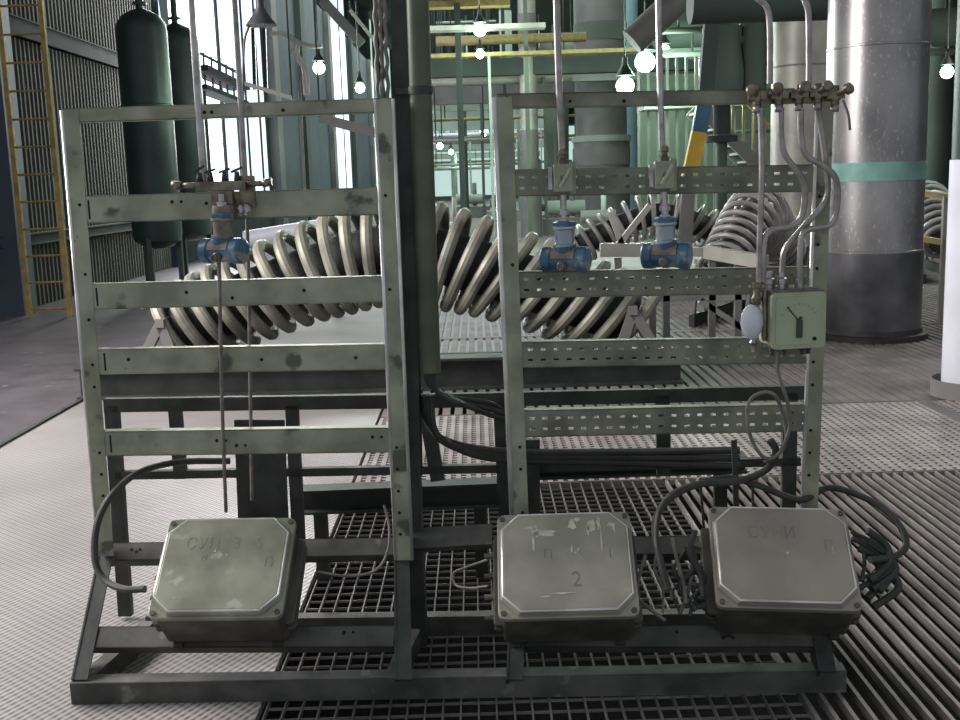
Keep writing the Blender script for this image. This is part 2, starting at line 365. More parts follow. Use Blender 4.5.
def jbox(px, py, W, H, lidm, label, texts, yawd=0, rot=0, drips=(), glandside=-1):
    h0 = .212
    tilt = math.radians(4)
    c = SK(px, py, h0); base = c-SN*h0
    root = thing('junction_box', label, 'junction box', base)
    X = (Matrix.Rotation(math.radians(rot), 3, SN) @ E).normalized(); Yd = SN.cross(X).normalized(); Zn = SN
    def P(x, y, z): return base+X*x+Yd*y+Zn*z
    def slab(mb, pts, z0, z1, s1=1.0): mb.prism([P(x, y, z0) for x, y in pts], [P(x*s1, y*s1, z1) for x, y in pts])
    mb = MB(); slab(mb, rrect(W*.95, H*.95, .02), .012, .168); slab(mb, rrect(W*1.08, H*.86, .015), .05, .066); slab(mb, rrect(W*1.08, H*.86, .015), .085, .10); build('body', mb, 'body', root, bevel=.003)
    mb = MB(); slab(mb, rrect(W, H, .025), .169, .190)
    slab(mb, octo(W*.965, H*.955, .055), .189, .196); slab(mb, octo(W*.965, H*.955, .055), .196, h0, .945)
    lid = build('lid', mb, lidm, root, bevel=.004)
    mb = MB(); mb.tube([P(x*.955, y*.955, h0-.004) for x, y in octo(W*.965, H*.955, .055)], .0045, 6, closed=True); build('lid_rim', mb, 'edge', lid)  # near-white bead imitating the lit bevel of the lid
    for sx in (-1, 1):
        for sy in (-1, 1):
            mb = MB(); mb.cyl(P(sx*W*.46, sy*H*.45, .186), P(sx*W*.46, sy*H*.45, .195), .009, 8)
            build('lid_screw', mb, 'body', root)
    for i in range(4):
        y = H*(-.33+.2*i); s = glandside
        mb = MB(); mb.cyl(P(s*W*.47, y, .075), P(s*W*.56, y, .075), .014, 6); mb.cyl(P(s*W*.55, y, .075), P(s*W*.61, y, .075), .009, 12)
        build('cable_gland', mb, 'cablelight' if i % 2 else 'body', root)
    for sx in (-1, 1):
        mb = MB(); mb.box(P(sx*W*.38, 0, .006), X, Yd, Zn, .03, H*1.02, .012); build('mounting_strap', mb, 'rackdark', root)
    if texts:
        for s, x, y, sz in texts:
            for i, ch in enumerate(s):
                if ch != ' ':
                    mb = MB(); text_mesh(mb, ch, sz, X, Yd, Zn, P(x+(i-(len(s)-1)/2)*sz*.62, y, h0), .85); build('stencilled_character', mb, 'ink', lid)
    if drips:
        for (x, y, w, hh) in drips:
            mb = MB(); n = 12; pts = []
            for k in range(n):
                t = 2*math.pi*k/n; rr_ = random.uniform(.45, 1.2); pts.append(P(x+w/2*math.cos(t)*rr_, y+hh/2*math.sin(t)*rr_, h0+.0009))
            mb.poly(pts); build('paint_smear', mb, 'drip', lid)
    return P, root
PL, jl = jbox(222, 563, .425, .36, 'lid1', 'green-grey junction box with stencilled lid on the left rack', [('СУП 3 5', .0, .07, .06), ('П', .15, .0, .05), ('N', -.06, .02, .03)],
              drips=[(-.03, .045, .008, .012), (.01, .03, .006, .008), (-.13, -.12, .005, .006)])
PM, jm = jbox(566, 560, .43, .372, 'lid2', 'grey junction box with white smears on its lid, middle of the three', [('2', .03, -.07, .075), ('П', -.055, .02, .05), ('I', .14, .02, .05)],
              drips=[(-.065, .098, .10, .022), (-.105, .12, .05, .018), (-.09, .105, .03, .04), (.025, .13, .03, .05), (.04, .145, .03, .02), (-.10, .06, .009, .075), (.085, .12, .03, .05), (.075, .10, .01, .05), (.11, .13, .014, .045), (.115, .06, .008, .11), (.15, .125, .03, .016), (.158, .11, .008, .045), (.145, .02, .004, .04), (.02, .035, .012, .035), (.035, .025, .03, .01), (.04, .03, .008, .03), (-.02, -.115, .12, .008), (-.07, -.125, .05, .006)], rot=1)
PR, jr = jbox(784, 553, .435, .36, 'lid3', 'brownish junction box on the right rack end, over the open grating', [('СУНИ', -.03, .07, .06), ('П', .14, .03, .05)],
              drips=[(.01, .0, .012, .012), (.15, .02, .004, .05)], rot=-2.5)

# ------------------------------------------------------------------ back support frame
bk = thing('support_frame', 'dark low steel support frame standing behind the left rack', 'frame', RK(245, 640, .35))
o_ = .35
def dbar(px0, px1, root, h=.045, w=.03, off=o_, name='rail', m='rackdark', up=None):
    a, b = RK(*px0, off), RK(*px1, off); mb = MB(); mb.bar(a, b, up or Z, w, h); build(name, mb, m, root)
dbar((105, 405), (392, 401), bk, .05, name='top_rail'); dbar((116, 475), (500, 468), bk, .03, name='lower_rail')
for x0, y0, x1, y1 in ((112, 405, 126, 615), (175, 405, 181, 478), (292, 405, 300, 560)):
    a, b = RK(x0, y0, o_), RK(x1, y1, o_); mb = MB(); mb.bar(a, V((a.x+(b.x-a.x), b.y, max(b.z, 0))), N, .045 if x0 > 120 else .05, .03); build('leg', mb, 'rackdark', bk)
mb = MB(); a, b = RK(234, 420, .33), RK(284, 420, .33); c_, d_ = RK(288, 520, .33), RK(238, 520, .33)
mb.prism([a, b, c_, d_], [p+N*.012 for p in (a, b, c_, d_)]); build('gusset_plate', mb, 'rackdark', bk)
bk2 = thing('support_frame', 'dark low steel support frame standing behind the right rack', 'frame', RK(610, 640, .35))
dbar((412, 401), (806, 392), bk2, .05, name='top_rail'); dbar((506, 468), (800, 461), bk2, .03, name='lower_rail')
for x0, y0, x1, y1 in ((424, 401, 438, 480), (500, 401, 508, 560), (662, 395, 664, 475), (790, 392, 787, 560)):
    a, b = RK(x0, y0, o_), RK(x1, y1, o_); mb = MB(); mb.bar(a, b, N, .05, .03); build('leg', mb, 'rackdark', bk2)
mb = MB(); a, b = RK(505, 440, .30), RK(540, 440, .30); c_, d_ = RK(540, 535, .30), RK(508, 535, .30)
mb.prism([a, b, c_, d_], [p+N*.03 for p in (a, b, c_, d_)]); build('gusset_plate', mb, 'rackdark', bk2)
# horizontal steelwork low down behind the racks
for (x0, y0, x1, y1, off, h, w) in ((300, 500, 500, 492, .75, .10, .10), (500, 470, 745, 462, .85, .07, .10)):
    a, b = RK(x0, y0, off), RK(x1, y1, off); mb = MB(); mb.beam(a, b, Z, [(-w/2, -h/2), (w/2, -h/2), (w/2, -h/2+.01), (.005, -h/2+.01), (.005, h/2-.01), (w/2, h/2-.01), (w/2, h/2), (-w/2, h/2), (-w/2, h/2-.01), (-.005, h/2-.01), (-.005, -h/2+.01), (-w/2, -h/2+.01)])
    o = one('steel_beam', mb, 'beamdark', 'dark steel beam on the grating low behind the %s' % ('pole foot' if x0 < 400 else 'slotted rack'), 'beam')
    mb = MB()
    for t in (.1, .9):
        q = a.lerp(b, t); mb.bar(V((q.x, q.y, 0)), V((q.x, q.y, q.z-h/2)), N, .05, .05)
    build('support_leg', mb, 'beamdark', o)

# ------------------------------------------------------------------ poles in the middle
mb = MB(); a, b = RK(402, -20, .10), RK(412, 478, .10)
mb.beam(a, b, N, [(-.033, -.04), (.033, -.04), (.033, -.034), (-.027, -.034), (-.027, .034), (.033, .034), (.033, .04), (-.033, .04)])
pc = thing('channel_column', 'dark steel channel upright between the two racks', 'column', (b.x, b.y, 0))
build('channel', mb, 'rackdark', pc)
mb = MB(); mb.bar(V((b.x, b.y, .0)), V((b.x, b.y, b.z)), N, .06, .06); build('foot', mb, 'rackdark', pc)
mb = MB(); a, b = RK(417, -20, .05), RK(430, 372, .05); mb.cyl(a, b, .036, 20)
pp = thing('conduit_pipe', 'thick olive green vertical pipe right beside the dark channel upright', 'pipe', b)
build('pipe', mb, 'pole', pp)
mb = MB(); q = a.lerp(b, .27); mb.cyl(q-Z*.012, q+Z*.012, .04, 20); mb.box(q-E*.05, E, N, Z, .06, .012, .02); build('pipe_clamp', mb, 'rackdark', pp)
for i in range(3):                                # cables leaving the pipe foot
    x = 426+4*i
    pts = [RK(x-1, 366, .05), RK(x+4, 385+4*i, .07), RK(x+25+8*i, 397+6*i, .16), RK(x+60, 402+7*i, .22), RK(500+20*i, 408+10*i, .26)]
    mb = MB(); mb.tube(catmull(pts, 6), .009, 8); one('pipe_cable', mb, 'cable', 'black cable sweeping right out of the pipe foot', 'cable', 'cables out of the thick pipe')
for i in range(3):
    pts = [RK(424+3*i, 395, .12), RK(427+4*i, 420+6*i, .14), RK(445+6*i, 440+4*i, .2), RK(500, 451+4*i, .26), RK(610, 452+5*i, .28), RK(740, 450+8*i, .2)]
    mb = MB(); mb.tube(catmull(pts, 6), .013, 8); one('trunk_cable', mb, 'cable', 'thick black cable sagging behind the slotted rack', 'cable', 'thick cables behind the slotted rack')
for i, x in enumerate((374, 379, 384)):           # twisted conduit bundle up the pole
    a, b = RK(x, -20, .03), RK(x+4, 100, .03); pts = []
    for k in range(41):
        t = k/40; p = a.lerp(b, t); ph = t*math.pi*10+i*2.09
        pts.append(p+E*.0022*math.cos(ph)+N*.003*math.sin(ph))
    mb = MB(); mb.tube(pts, .0065, 7); one('riser_cable', mb, 'cablelight', 'pale twisted cable running up left of the channel upright', 'cable', 'twisted riser cables')

# ------------------------------------------------------------------ thin impulse tubes and rods
def tubeline(name, pts, r, m, label, cat, off=-.03, n=5, group=None, smooth=True, seg=10, parent=None):
    P = [RK(*p, off) if len(p) == 2 else RK(p[0], p[1], p[2]) for p in pts]
    mb = MB(); mb.tube(catmull(P, n) if smooth else P, r, seg)
    return one(name, mb, m, label, cat, group) if parent is None else build(name, mb, m, parent)
tubeline('impulse_tube', [(190, -20), (197, 90), (204, 186)], .010, 'steel', 'bright steel tube dropping past the window to the left valve block', 'tube')
tubeline('impulse_tube', [(233, -20), (240, 90), (245, 178)], .009, 'tube', 'duller steel tube just right of the bright one, dropping to the left valve block', 'tube')
tubeline('drain_rod', [(219, 262, -.05), (222, 400, -.03), (226, 512, .0)], .006, 'cablelight', 'thin rod hanging down from the left transmitter', 'rod')
tubeline('drain_rod', [(246, 182, .05), (249, 300, .05), (252, 500, .06)], .006, 'cablelight', 'thin rod running down just right of the left transmitter', 'rod')
tubeline('impulse_tube', [(556, -20), (559, 80), (562, 150)], .011, 'tube', 'steel tube dropping to the transmitter nearer the left of the slotted rack', 'tube')
tubeline('impulse_tube', [(658, -20), (660, 80), (662, 150)], .010, 'steel', 'shiny steel tube dropping to the transmitter in the middle of the slotted rack', 'tube')

# ------------------------------------------------------------------ pressure transmitters
def transmitter(px, ytop, ybot, label, tanface=False):
    base = RK(px, ybot, -.07); root = thing('pressure_transmitter', label, 'transmitter', base)
    top = RK(px-3, ytop, -.07); H = (top-base).length; u = (top-base).normalized(); A = (E*.93-N*.36).normalized(); Bn = (N*.93+E*.36)
    cx = base+u*H*.16
    mb = MB(); mb.lathe(cx-A*.075, A, [(0, .034), (.004, .040), (.03, .041), (.034, .036), (.115, .036), (.119, .041), (.146, .041), (.15, .034)], 24)
    mb.lathe(cx, Z, [(.0, .03), (.03, .035), (.05, .033)], 20)
    build('housing', mb, 'blue', root)
    mb = MB(); arc = [math.radians(8+16*k) for k in range(9)]; up_ = A.cross(Bn).normalized(); up_ = up_ if up_.z > 0 else -up_
    mb.prism([cx-A*.038+(-Bn*math.cos(t)+up_*math.sin(t))*.039 for t in arc], [cx+A*.038+(-Bn*math.cos(t)+up_*math.sin(t))*.039 for t in arc]); build('dusty_cover', mb, 'dust', root)
    g = cx-Bn*.03-u*.018
    mb = MB(); mb.lathe(g, -Bn, [(0, .015), (.012, .015), (.014, .012), (.022, .012), (.022, .008), (.018, .008)], 16); build('cable_port', mb, 'brass', root)
    nb = cx+u*.03
    mb = MB(); mb.lathe(nb, u, [(0, .030), (.012, .034), (.018, .034), (.022, .030), (.062, .030), (.066, .036), (.072, .036), (.078, .027), (.084, .016)], 24); build('sensor_body', mb, 'bluegrey' if not tanface else 'dust', root)
    mb = MB(); mb.lathe(nb+u*.072, u, [(0, .035), (.006, .037), (.014, .037), (.018, .024)], 6); build('collar', mb, 'blue', root)
    mb = MB()
    h2 = H-.16*H-.11
    mb.lathe(nb+u*.084, u, [(0, .016), (.012, .016), (.014, .011), (.024, .011), (.026, .017), (.040, .017), (.042, .010), (h2-.01, .010)], 6); build('union_nut', mb, 'steel', root)
    return root
transmitter(566, 193, 272, 'blue transmitter hanging at the left of the slotted rack')
transmitter(667, 190, 268, 'blue transmitter hanging at the middle of the slotted rack')
transmitter(224, 192, 262, 'blue and tan transmitter hanging from the left rack', True)
def valveblock(px, py, label):
    c = RK(px, py, -.035); root = thing('valve_block', label, 'valve', c)
    mb = MB(); mb.box(c, E, Z, N, .06, .085, .04); mb.box(c+E*.03+N*.01, E, Z, N, .02, .1, .02); build('body', mb, 'rack', root, bevel=.003)
    mb = MB(); mb.bar(c-N*.03-E*.012-Z*.028, c-N*.035+E*.022+Z*.03, N, .008, .012); build('lever', mb, 'cream', root)
    mb = MB(); mb.cyl(c-N*.018, c-N*.034, .009, 10); build('stem', mb, 'brass', root)
    mb = MB(); mb.lathe(c+Z*.04, Z, [(0, .016), (.016, .016), (.018, .011), (.03, .011), (.032, .015), (.045, .015), (.05, .009)], 6); build('union_nut', mb, 'brass', root)
    mb = MB(); mb.box(c-E*.04, E, Z, N, .012, .07, .02); build('bracket', mb, 'steel', root)
valveblock(563, 178, 'grey lever valve block above the left blue transmitter on the slotted rack')
valveblock(664, 175, 'grey lever valve block above the middle blue transmitter on the slotted rack')
# left manifold on the second rail
c = RK(222, 186, -.05); mv = thing('valve_manifold', 'brown three-valve manifold sitting on the left rack rail before the window', 'valve', c)
mb = MB(); mb.box(c, E, Z, N, .16, .03, .04); mb.box(c-Z*.03, E, Z, N, .07, .06, .03); mb.box(c+E*.075-Z*.02+N*.02, E, Z, N, .05, .10, .02); build('body', mb, 'brass', mv, bevel=.003)
for dx, dz, ln in ((-.13, .005, .06), (.13, .004, .06)):
    mb = MB(); s = 1 if dx > 0 else -1
    mb.cyl(c+E*s*.07+Z*dz, c+E*(dx)+Z*dz, .009, 10); mb.cyl(c+E*dx+Z*dz, c+E*(dx+s*.03)+Z*(dz+.004), .013, 10)
    build('valve_stem', mb, 'brass', mv)
for dx, t in ((-.035, .12), (-.07, -.5), (.01, .1), (.05, -.2)):
    mb = MB(); q = c+E*dx+Z*.014; mb.cyl(q, q+Z*.03, .011, 8, .007); mb.bar(q+Z*.028-E*.018, q+Z*(.036+abs(t)*.03)+E*.018, N, .007, .007); build('valve_handle', mb, 'rackdark', mv)
mb = MB(); mb.lathe(c-Z*.06, -Z, [(0, .034), (.02, .038), (.045, .03), (.06, .018)], 18); build('bowl', mb, 'dust', mv)
for dx in (.055, .075):
    mb = MB(); mb.sphere(c+E*dx-Z*.075, .013, 10, 1.5); build('bleed_plug', mb, 'steel', mv)

# ------------------------------------------------------------------ right manifold of valves
for i, (x, y, dx) in enumerate(((757, 96, -10), (779, 95, -6), (799, 94, 2), (818, 93, 6), (835, 95, 12))):
    c = RK(x, y, -.09); root = thing('needle_valve', '', 'valve', c, 'needle valves across the right rack top')
    root['label'] = ['brass needle valve farthest left in the row on the right rack top', 'second brass needle valve from the left on the right rack top',
                     'middle brass needle valve in the row on the right rack top', 'second brass needle valve from the right on the right rack top',
                     'brass needle valve farthest right in the row, in front of the zinc column'][i]
    mb = MB(); mb.lathe(c-Z*.028, Z, [(0, .013), (.012, .013), (.013, .017), (.04, .017), (.042, .012), (.056, .012)], 6)
    mb.box(c, E, Z, N, .052, .022, .026); build('body', mb, 'brass', root)
    d = (-N*.8+E*dx*.04+Z*.25).normalized()
    mb = MB(); mb.cyl(c, c+d*.045, .009, 12); mb.lathe(c+d*.045, d, [(0, .012), (.004, .017), (.016, .017), (.02, .012)], 14); build('knob', mb, 'brass', root)
    mb = MB(); mb.cyl(c-Z*.028, c-Z*.05, .012, 6); build('lower_nut', mb, 'tube', root)
mb = MB(); a, b = RK(748, 99, -.06), RK(838, 96, -.06); mb.bar(a, b, Z, .02, .03)
one('manifold_bar', mb, 'brass', 'narrow brown bar carrying the row of needle valves', 'bar')
G3 = 'bent steel tubes round the gauge box'
for pts, lab in (
    ([(746, -12), (757, -2), (767, 8), (770, 30), (770, 84)], 'steel tube with a bend at its top, above the left needle valves'),
    ([(796, -12), (803, -3), (808, 10), (809, 40), (809, 84)], 'steel tube with a bend at its top, above the middle needle valves'),
    ([(761, 108), (762, 170), (760, 230), (759, 282)], 'straight steel tube dropping from the leftmost needle valve'),
    ([(781, 108), (781, 135), (785, 155), (800, 175), (805, 190), (802, 215), (792, 226), (772, 230), (764, 242), (763, 282)], 'steel tube bulging right then jogging left to the gauge box'),
    ([(801, 108), (801, 135), (806, 155), (825, 167), (836, 180), (837, 205), (831, 224), (818, 228), (808, 230), (801, 240), (800, 284)], 'steel tube with the widest bulge, reaching out over the zinc column'),
    ([(818, 108), (824, 150), (828, 185), (824, 203), (808, 222), (792, 240), (784, 252), (782, 272)], 'dark steel tube slanting down leftwards behind its neighbours')):
    tubeline('bent_tube', pts, .0095, 'tube', lab, 'tube', off=-.09 if 'dark' not in lab else -.06, group=None)

# ------------------------------------------------------------------ gauge box
c = RK(797, 320, -.10); gb = thing('gauge_box', 'small cream square gauge box with needle dial at the right rack', 'gauge', c)
GX = (E*.985+N*.17).normalized(); GN = (GX.cross(Z)).normalized()      # faces camera
if GN.y > 0: GN = -GN
W_, H_ = .165, .165
def gp(x, z, d): return c+GX*x+Z*z+GN*d
mb = MB(); mb.prism([gp(x, z, -.10) for x, z in rrect(W_, H_, .014)], [gp(x, z, .0) for x, z in rrect(W_, H_, .014)])
mb.prism([gp(x, z, .0) for x, z in rrect(W_*1.06, H_*1.06, .016)], [gp(x, z, .014) for x, z in rrect(W_*1.06, H_*1.06, .016)]); build('case', mb, 'cream', gb)
mb = MB(); mb.box(gp(0, H_/2+.006, -.045), GX, Z, GN, W_*1.0, .006, .10); build('dusty_top', mb, 'creamtop', gb)
mb = MB(); mb.prism([gp(x, z, .012) for x, z in rrect(W_*.9, H_*.9, .012)], [gp(x, z, .0165) for x, z in rrect(W_*.9, H_*.9, .012)])
dial = build('dial', mb, 'glassdial', gb)
mb = MB(); mb.bar(gp(-.04, .045, .018), gp(-.002, .0, .018), GN, .003, .002); build('needle', mb, 'hole', dial)
mb = MB(); mb.box(gp(.0, -.025, .02), GX, Z, GN, .018, .055, .006); mb.bar(gp(-.003, .0, .02), gp(.006, .012, .02), GN, .006, .01); build('needle_hub', mb, 'rackdark', dial)
mb = MB()
for k in range(9):
    t = math.radians(35+k*14); mb.bar(gp(.06*math.cos(t), -.015+.062*math.sin(t)+.002, .0175), gp(.068*math.cos(t), -.015+.070*math.sin(t), .0175), GN, .0015, .001)
build('scale_marks', mb, 'ink', dial)
mb = MB(); mb.cyl(gp(.05, -.058, .016), gp(.05, -.058, .021), .006, 12); build('key_hole', mb, 'hole', gb)
mb = MB(); mb.box(gp(0, -.02, -.13), GX, Z, GN, .06, .14, .06); build('bracket', mb, 'rackdark', gb)
for x in (-.07, -.03, .03):
    mb = MB(); mb.lathe(gp(x, H_/2+.008, -.05), Z, [(0, .012), (.018, .012), (.02, .016), (.036, .016), (.04, .01), (.06, .009)], 6); build('tube_fitting', mb, 'steel', gb)
for x in (-.06, -.02, .04, .06):
    mb = MB(); mb.lathe(gp(x, -H_/2-.004, -.05), -Z, [(0, .010), (.015, .010), (.018, .007), (.03, .007)], 8); build('cable_gland', mb, 'rackdark', gb)
# white filter bulb hanging left of the box
c = RK(752, 322, -.08); fr = thing('filter_regulator', 'white bulb-shaped filter with brass fittings left of the gauge box', 'filter', c)
mb = MB(); mb.lathe(c+Z*.055-E*.0, -Z, [(0, .010), (.01, .022), (.03, .033), (.06, .036), (.085, .030), (.105, .016), (.11, .006)], 20); build('bowl', mb, 'white', fr)
mb = MB(); mb.lathe(c+Z*.055+E*.012, Z, [(0, .014), (.02, .017), (.03, .01), (.05, .01), (.052, .014), (.07, .014)], 8)
q = c+E*.04; mb.lathe(q-Z*.06, Z, [(0, .008), (.02, .012), (.04, .008), (.08, .012), (.1, .008), (.13, .012), (.16, .008)], 8); build('fittings', mb, 'brass', fr)
mb = MB(); mb.lathe(c-Z*.055+E*.006, -Z, [(0, .01), (.01, .014), (.02, .008), (.04, .007)], 10); build('drain_plug', mb, 'steel', fr)

# ------------------------------------------------------------------ cables
tubeline('loop_cable', [(779, 352, -.10), (778, 372, -.10), (787, 400, -.1), (790, 425, -.1), (780, 452, -.1), (765, 458, -.1), (751, 438, -.1), (747, 412, -.1), (752, 398, -.1), (766, 392, -.1), (777, 398, -.1), (784, 420, -.09), (786, 440, -.09), (778, 455, -.08), (764, 462, -.06)], .006, 'cablelight', 'thin brown cable looped below the gauge box', 'cable')
tubeline('loop_cable', [(770, 440, -.08), (776, 452, -.08), (768, 468, -.06), (750, 478, -.05), (730, 482, -.05), (700, 484, -.05), (676, 494, -.06), (660, 510, -.10), (655, 530, -.16), (660, 560, -.25), (668, 590, -.3)], .012, 'cable', 'thick black cable arching left from the loop down between the boxes', 'cable')
tubeline('loop_cable', [(700, 482, -.03), (730, 478, -.03), (760, 486, -.02), (800, 500, -.02), (826, 488, .05), (850, 492, .05), (880, 506, 0), (900, 526, -.08), (906, 545, -.15), (895, 556, -.2), (870, 560, -.25)], .011, 'cable', 'thick black cable curling round the right end of the rack', 'cable')
tubeline('loop_cable', [(230, 461, .28), (180, 462, .2), (140, 472, .05), (112, 495, -.05), (97, 525, -.12), (95, 560, -.18), (105, 580, -.22), (124, 589, -.27), (145, 589, -.29)], .0115, 'cable', 'thick dark cable curving round the left post into the left box', 'cable')
tubeline('loop_cable', [(384, 505, -.03), (389, 525, -.06), (388, 550, -.12), (376, 570, -.18), (350, 576, -.2), (318, 572, -.22)], .0045, 'cablelight', 'thin grey wire hooking from the rack post back to the left box', 'cable')
tubeline('loop_cable', [(487, 560, -.2), (470, 566, -.16), (454, 573, -.14), (456, 585, -.16), (470, 588, -.2), (488, 586, -.24)], .004, 'cablelight', 'thin stray wire looping out of the left side of the middle box', 'cable')
tubeline('loop_cable', [(688, 484, -.05), (668, 495, -.1), (657, 515, -.16), (656, 545, -.22), (667, 575, -.27), (672, 600, -.3)], .004, 'cablelight', 'thin pale wire following the thick cable between the boxes', 'cable')
random.seed(3)
for i in range(9):
    x = random.uniform(645, 700); y = random.uniform(530, 560)
    pts = [(x, y, -.16), (x+random.uniform(-14, 14), y+22, -.2), (x+random.uniform(-16, 18), y+42, -.22), (x+random.uniform(-20, 20), y+66, -.26)]
    tubeline('tangled_wire', pts, random.choice((.004, .006, .009)), random.choice(('cable', 'cable', 'cablelight')), 'loose wire in the dark tangle between the middle and right boxes', 'wire', group='tangled wires between the boxes')
for i in range(10):
    x = random.uniform(856, 880); y = random.uniform(530, 560)
    pts = [(x-10, y, -.2), (x+random.uniform(0, 20), y+15, -.2), (x+random.uniform(0, 26), y+32, -.22), (x+random.uniform(-10, 8), y+50, -.26)]
    tubeline('tangled_wire', pts, random.choice((.006, .009, .012)), random.choice(('cable', 'rackdark', 'cable')), 'loose wire in the tangle at the right side of the right box', 'wire', group='tangled wires right of the right box')
tubeline('drop_rod', [(655, 430, .02), (657, 500, .02), (660, 540, .0)], .005, 'cable', 'thin dark wire hanging left of the black cable arch', 'rod') if False else None
for x0, x1, w in ((734, 737, .018), (700, 704, .008), (752, 754, .007)):
    a, b = RK(x0, 440 if w > .01 else 478, .04), RK(x1, 530, .02); mb = MB(); mb.bar(a, b, N, w, .01)
    one('hanger_strip', mb, 'rackdark', 'wider dark hanger strip below the slotted rack rail' if w > .01 else ('thin hanger strip at the cable arch, left one' if x0 < 720 else 'thin hanger strip at the cable arch, right one'), 'strip')

# ------------------------------------------------------------------ coil machines
def coil_machine(center, yaw, Lx, Hz, z0, rad, turns, tr, label, group, mname='coil', taper=.82, seg=10, steps=26, phase=0., lean=.62):
    root = thing('tube_coil', label, 'tube coil', (center[0], center[1], 0), group)
    ax = V((math.cos(yaw), math.sin(yaw), 0)); ay = V((-math.sin(yaw), math.cos(yaw), 0)); o0 = V((center[0], center[1], 0))
    def path(s):                                    # s in -1..1
        return o0+ax*(s*Lx/2)+Z*(z0+Hz*(1-abs(s)**1.3))
    pts = []; n = turns*steps
    for i in range(n+1):
        s = -1+2*i/n; p = path(s); q = path(min(s+.01, 1.01)); p2 = path(max(s-.01, -1.01)); le = lean*max(-1, min(1, s*2.2)); nn = ax*math.sin(le)+Z*math.cos(le)
        r = rad*(1-(1-taper)*abs(s)); ph = 2*math.pi*i/steps+phase
        pts.append(p+nn*r*math.cos(ph)+ay*r*.9*math.sin(ph))
    mb = MB(); mb.tube(pts, tr, seg); build('coil', mb, mname, root)
    mb = MB(); mb.tube([path(-.98+1.96*k/24) for k in range(25)], rad*.55, 14); build('inner_shade', mb, 'beamdark', root)  # dark tube filling the coil, stands in for the shadow inside
    for s in (-1, 1):
        e = path(s*1.06)
        for sy in (-1, 1):
            mb = MB(); a = o0+ax*(s*Lx/2*1.12)+ay*sy*rad*.8+Z*(z0*.8); b = o0+ax*(s*Lx/2*.97)+ay*sy*rad*.8+Z*(z0+rad*.35)
            mb.bar(V((a.x, a.y, .05)), b, ay, tr*1.6, tr*1.2); mb.bar(b, V((a.x, a.y, .05))+ax*s*-.45, ay, tr*1.6, tr*1.2); build('end_bracket', mb, 'floorgrey', root)
        mb = MB(); mb.bar(o0+ax*(s*Lx/2*.97)+ay*rad*.9+Z*(z0+rad*.35), o0+ax*(s*Lx/2*.97)-ay*rad*.9+Z*(z0+rad*.35), Z, tr*1.4, tr*1.4); build('end_crossbar', mb, 'floorgrey', root)
    for sy in (-1, 1):
        mb = MB(); mb.bar(o0+ax*(-Lx/2*1.15)+ay*sy*rad*.8+Z*.07, o0+ax*(Lx/2*1.15)+ay*sy*rad*.8+Z*.07, Z, .06, .13); build('skid', mb, 'beamdark', root)
    return root
cc = at(400, 330, 8.9)
coil_machine((cc.x, 8.9), math.radians(-2), 3.9, .66, .40, .41, 26, .049, 'large arched coil of thick steel tubing behind both racks, nearest of the coils', None)
cc = at(658, 300, 15.5); coil_machine((cc.x, 15.5), math.radians(4), 2.6, .5, .55, .30, 17, .035, 'far arched tube coil seen between the two blue transmitters and the valves', None, 'coil2', seg=8, steps=20)
cc = at(756, 300, 12.2); coil_machine((cc.x, 12.2), math.radians(58), 2.2, .55, .55, .36, 18, .03, 'pale tube coil standing left of the cream column', None, 'coil2', seg=8, steps=20)
cc = at(925, 260, 16); coil_machine((cc.x, 16), math.radians(80), 2.2, .45, .55, .36, 14, .035, 'dim tube coil behind the yellow railing at right', None, 'coil2', seg=8, steps=20)

# I-beam lying in front of the large coil
def ibeam(a, b, h, w, label, m='beamdark', t=.02, z0=0, name='steel_beam'):
    mb = MB(); mb.beam(a, b, Z, [(-w/2, 0), (w/2, 0), (w/2, t), (t/2, t), (t/2, h-t), (w/2, h-t), (w/2, h), (-w/2, h), (-w/2, h-t), (-t/2, h-t), (-t/2, t), (-w/2, t)])
    return one(name, mb, m, label, 'beam')
a, b = G(82, 398), G(690, 391); b = V((b.x, a.y-.1, 0)); ibeam(a, b, .25, .22, 'long dark steel I-beam lying on the floor before the large coil', z0=0)
mb = MB(); a, b = at(340, 366, 8.2), at(600, 330, 8.2)
# light stand behind (white channel frame with posts)
st = thing('channel_stand', 'pale steel channel stand behind the middle blue transmitter', 'stand', G(700, 345))
Ys = 9.6
def sbar(p, q, root, h, w, m='collight', Y=Ys, name='bar', Y2=None):
    a, b = at(*p, Y), at(*q, Y2 or Y); mb = MB(); mb.bar(a, b, Z if abs((b-a).normalized().z) < .8 else V((0, 1, 0)), w, h); build(name, mb, m, root)
sbar((600, 250), (645, 250), st, .12, .08, name='channel'); sbar((645, 252), (706, 252), st, .08, .06, name='channel')
sbar((706, 252), (765, 262), st, .11, .08, name='channel', Y2=8.9)
for x in (618, 652, 666, 712, 738):
    p = at(x, 258, Ys); mb = MB(); mb.bar(V((p.x, p.y, 0)), p, V((0, 1, 0)), .06, .05); build('leg', mb, 'floorgrey', st)
sbar((610, 212), (622, 245), st, .05, .05, name='brace'); sbar((650, 205), (618, 245), st, .05, .05, name='brace')
sbar((655, 298), (745, 296), st, .06, .05, name='crossbar'); sbar((700, 300), (745, 330), st, .05, .05, name='crossbar')
# white pipe beyond the coil at left
mb = MB(); a, b = at(245, 240, 13.5), at(345, 224, 13.5); mb.cyl(a, b, .11, 16)
pw = one('process_pipe', mb, 'white', 'fat white pipe lying behind the left half of the large coil', 'pipe')
for t in (.15, .85):
    q = a.lerp(b, t); mb = MB(); mb.bar(V((q.x, q.y, 0)), q-Z*.08, V((0, 1, 0)), .08, .08)
    build('pipe_support', mb, 'greyduct', pw)

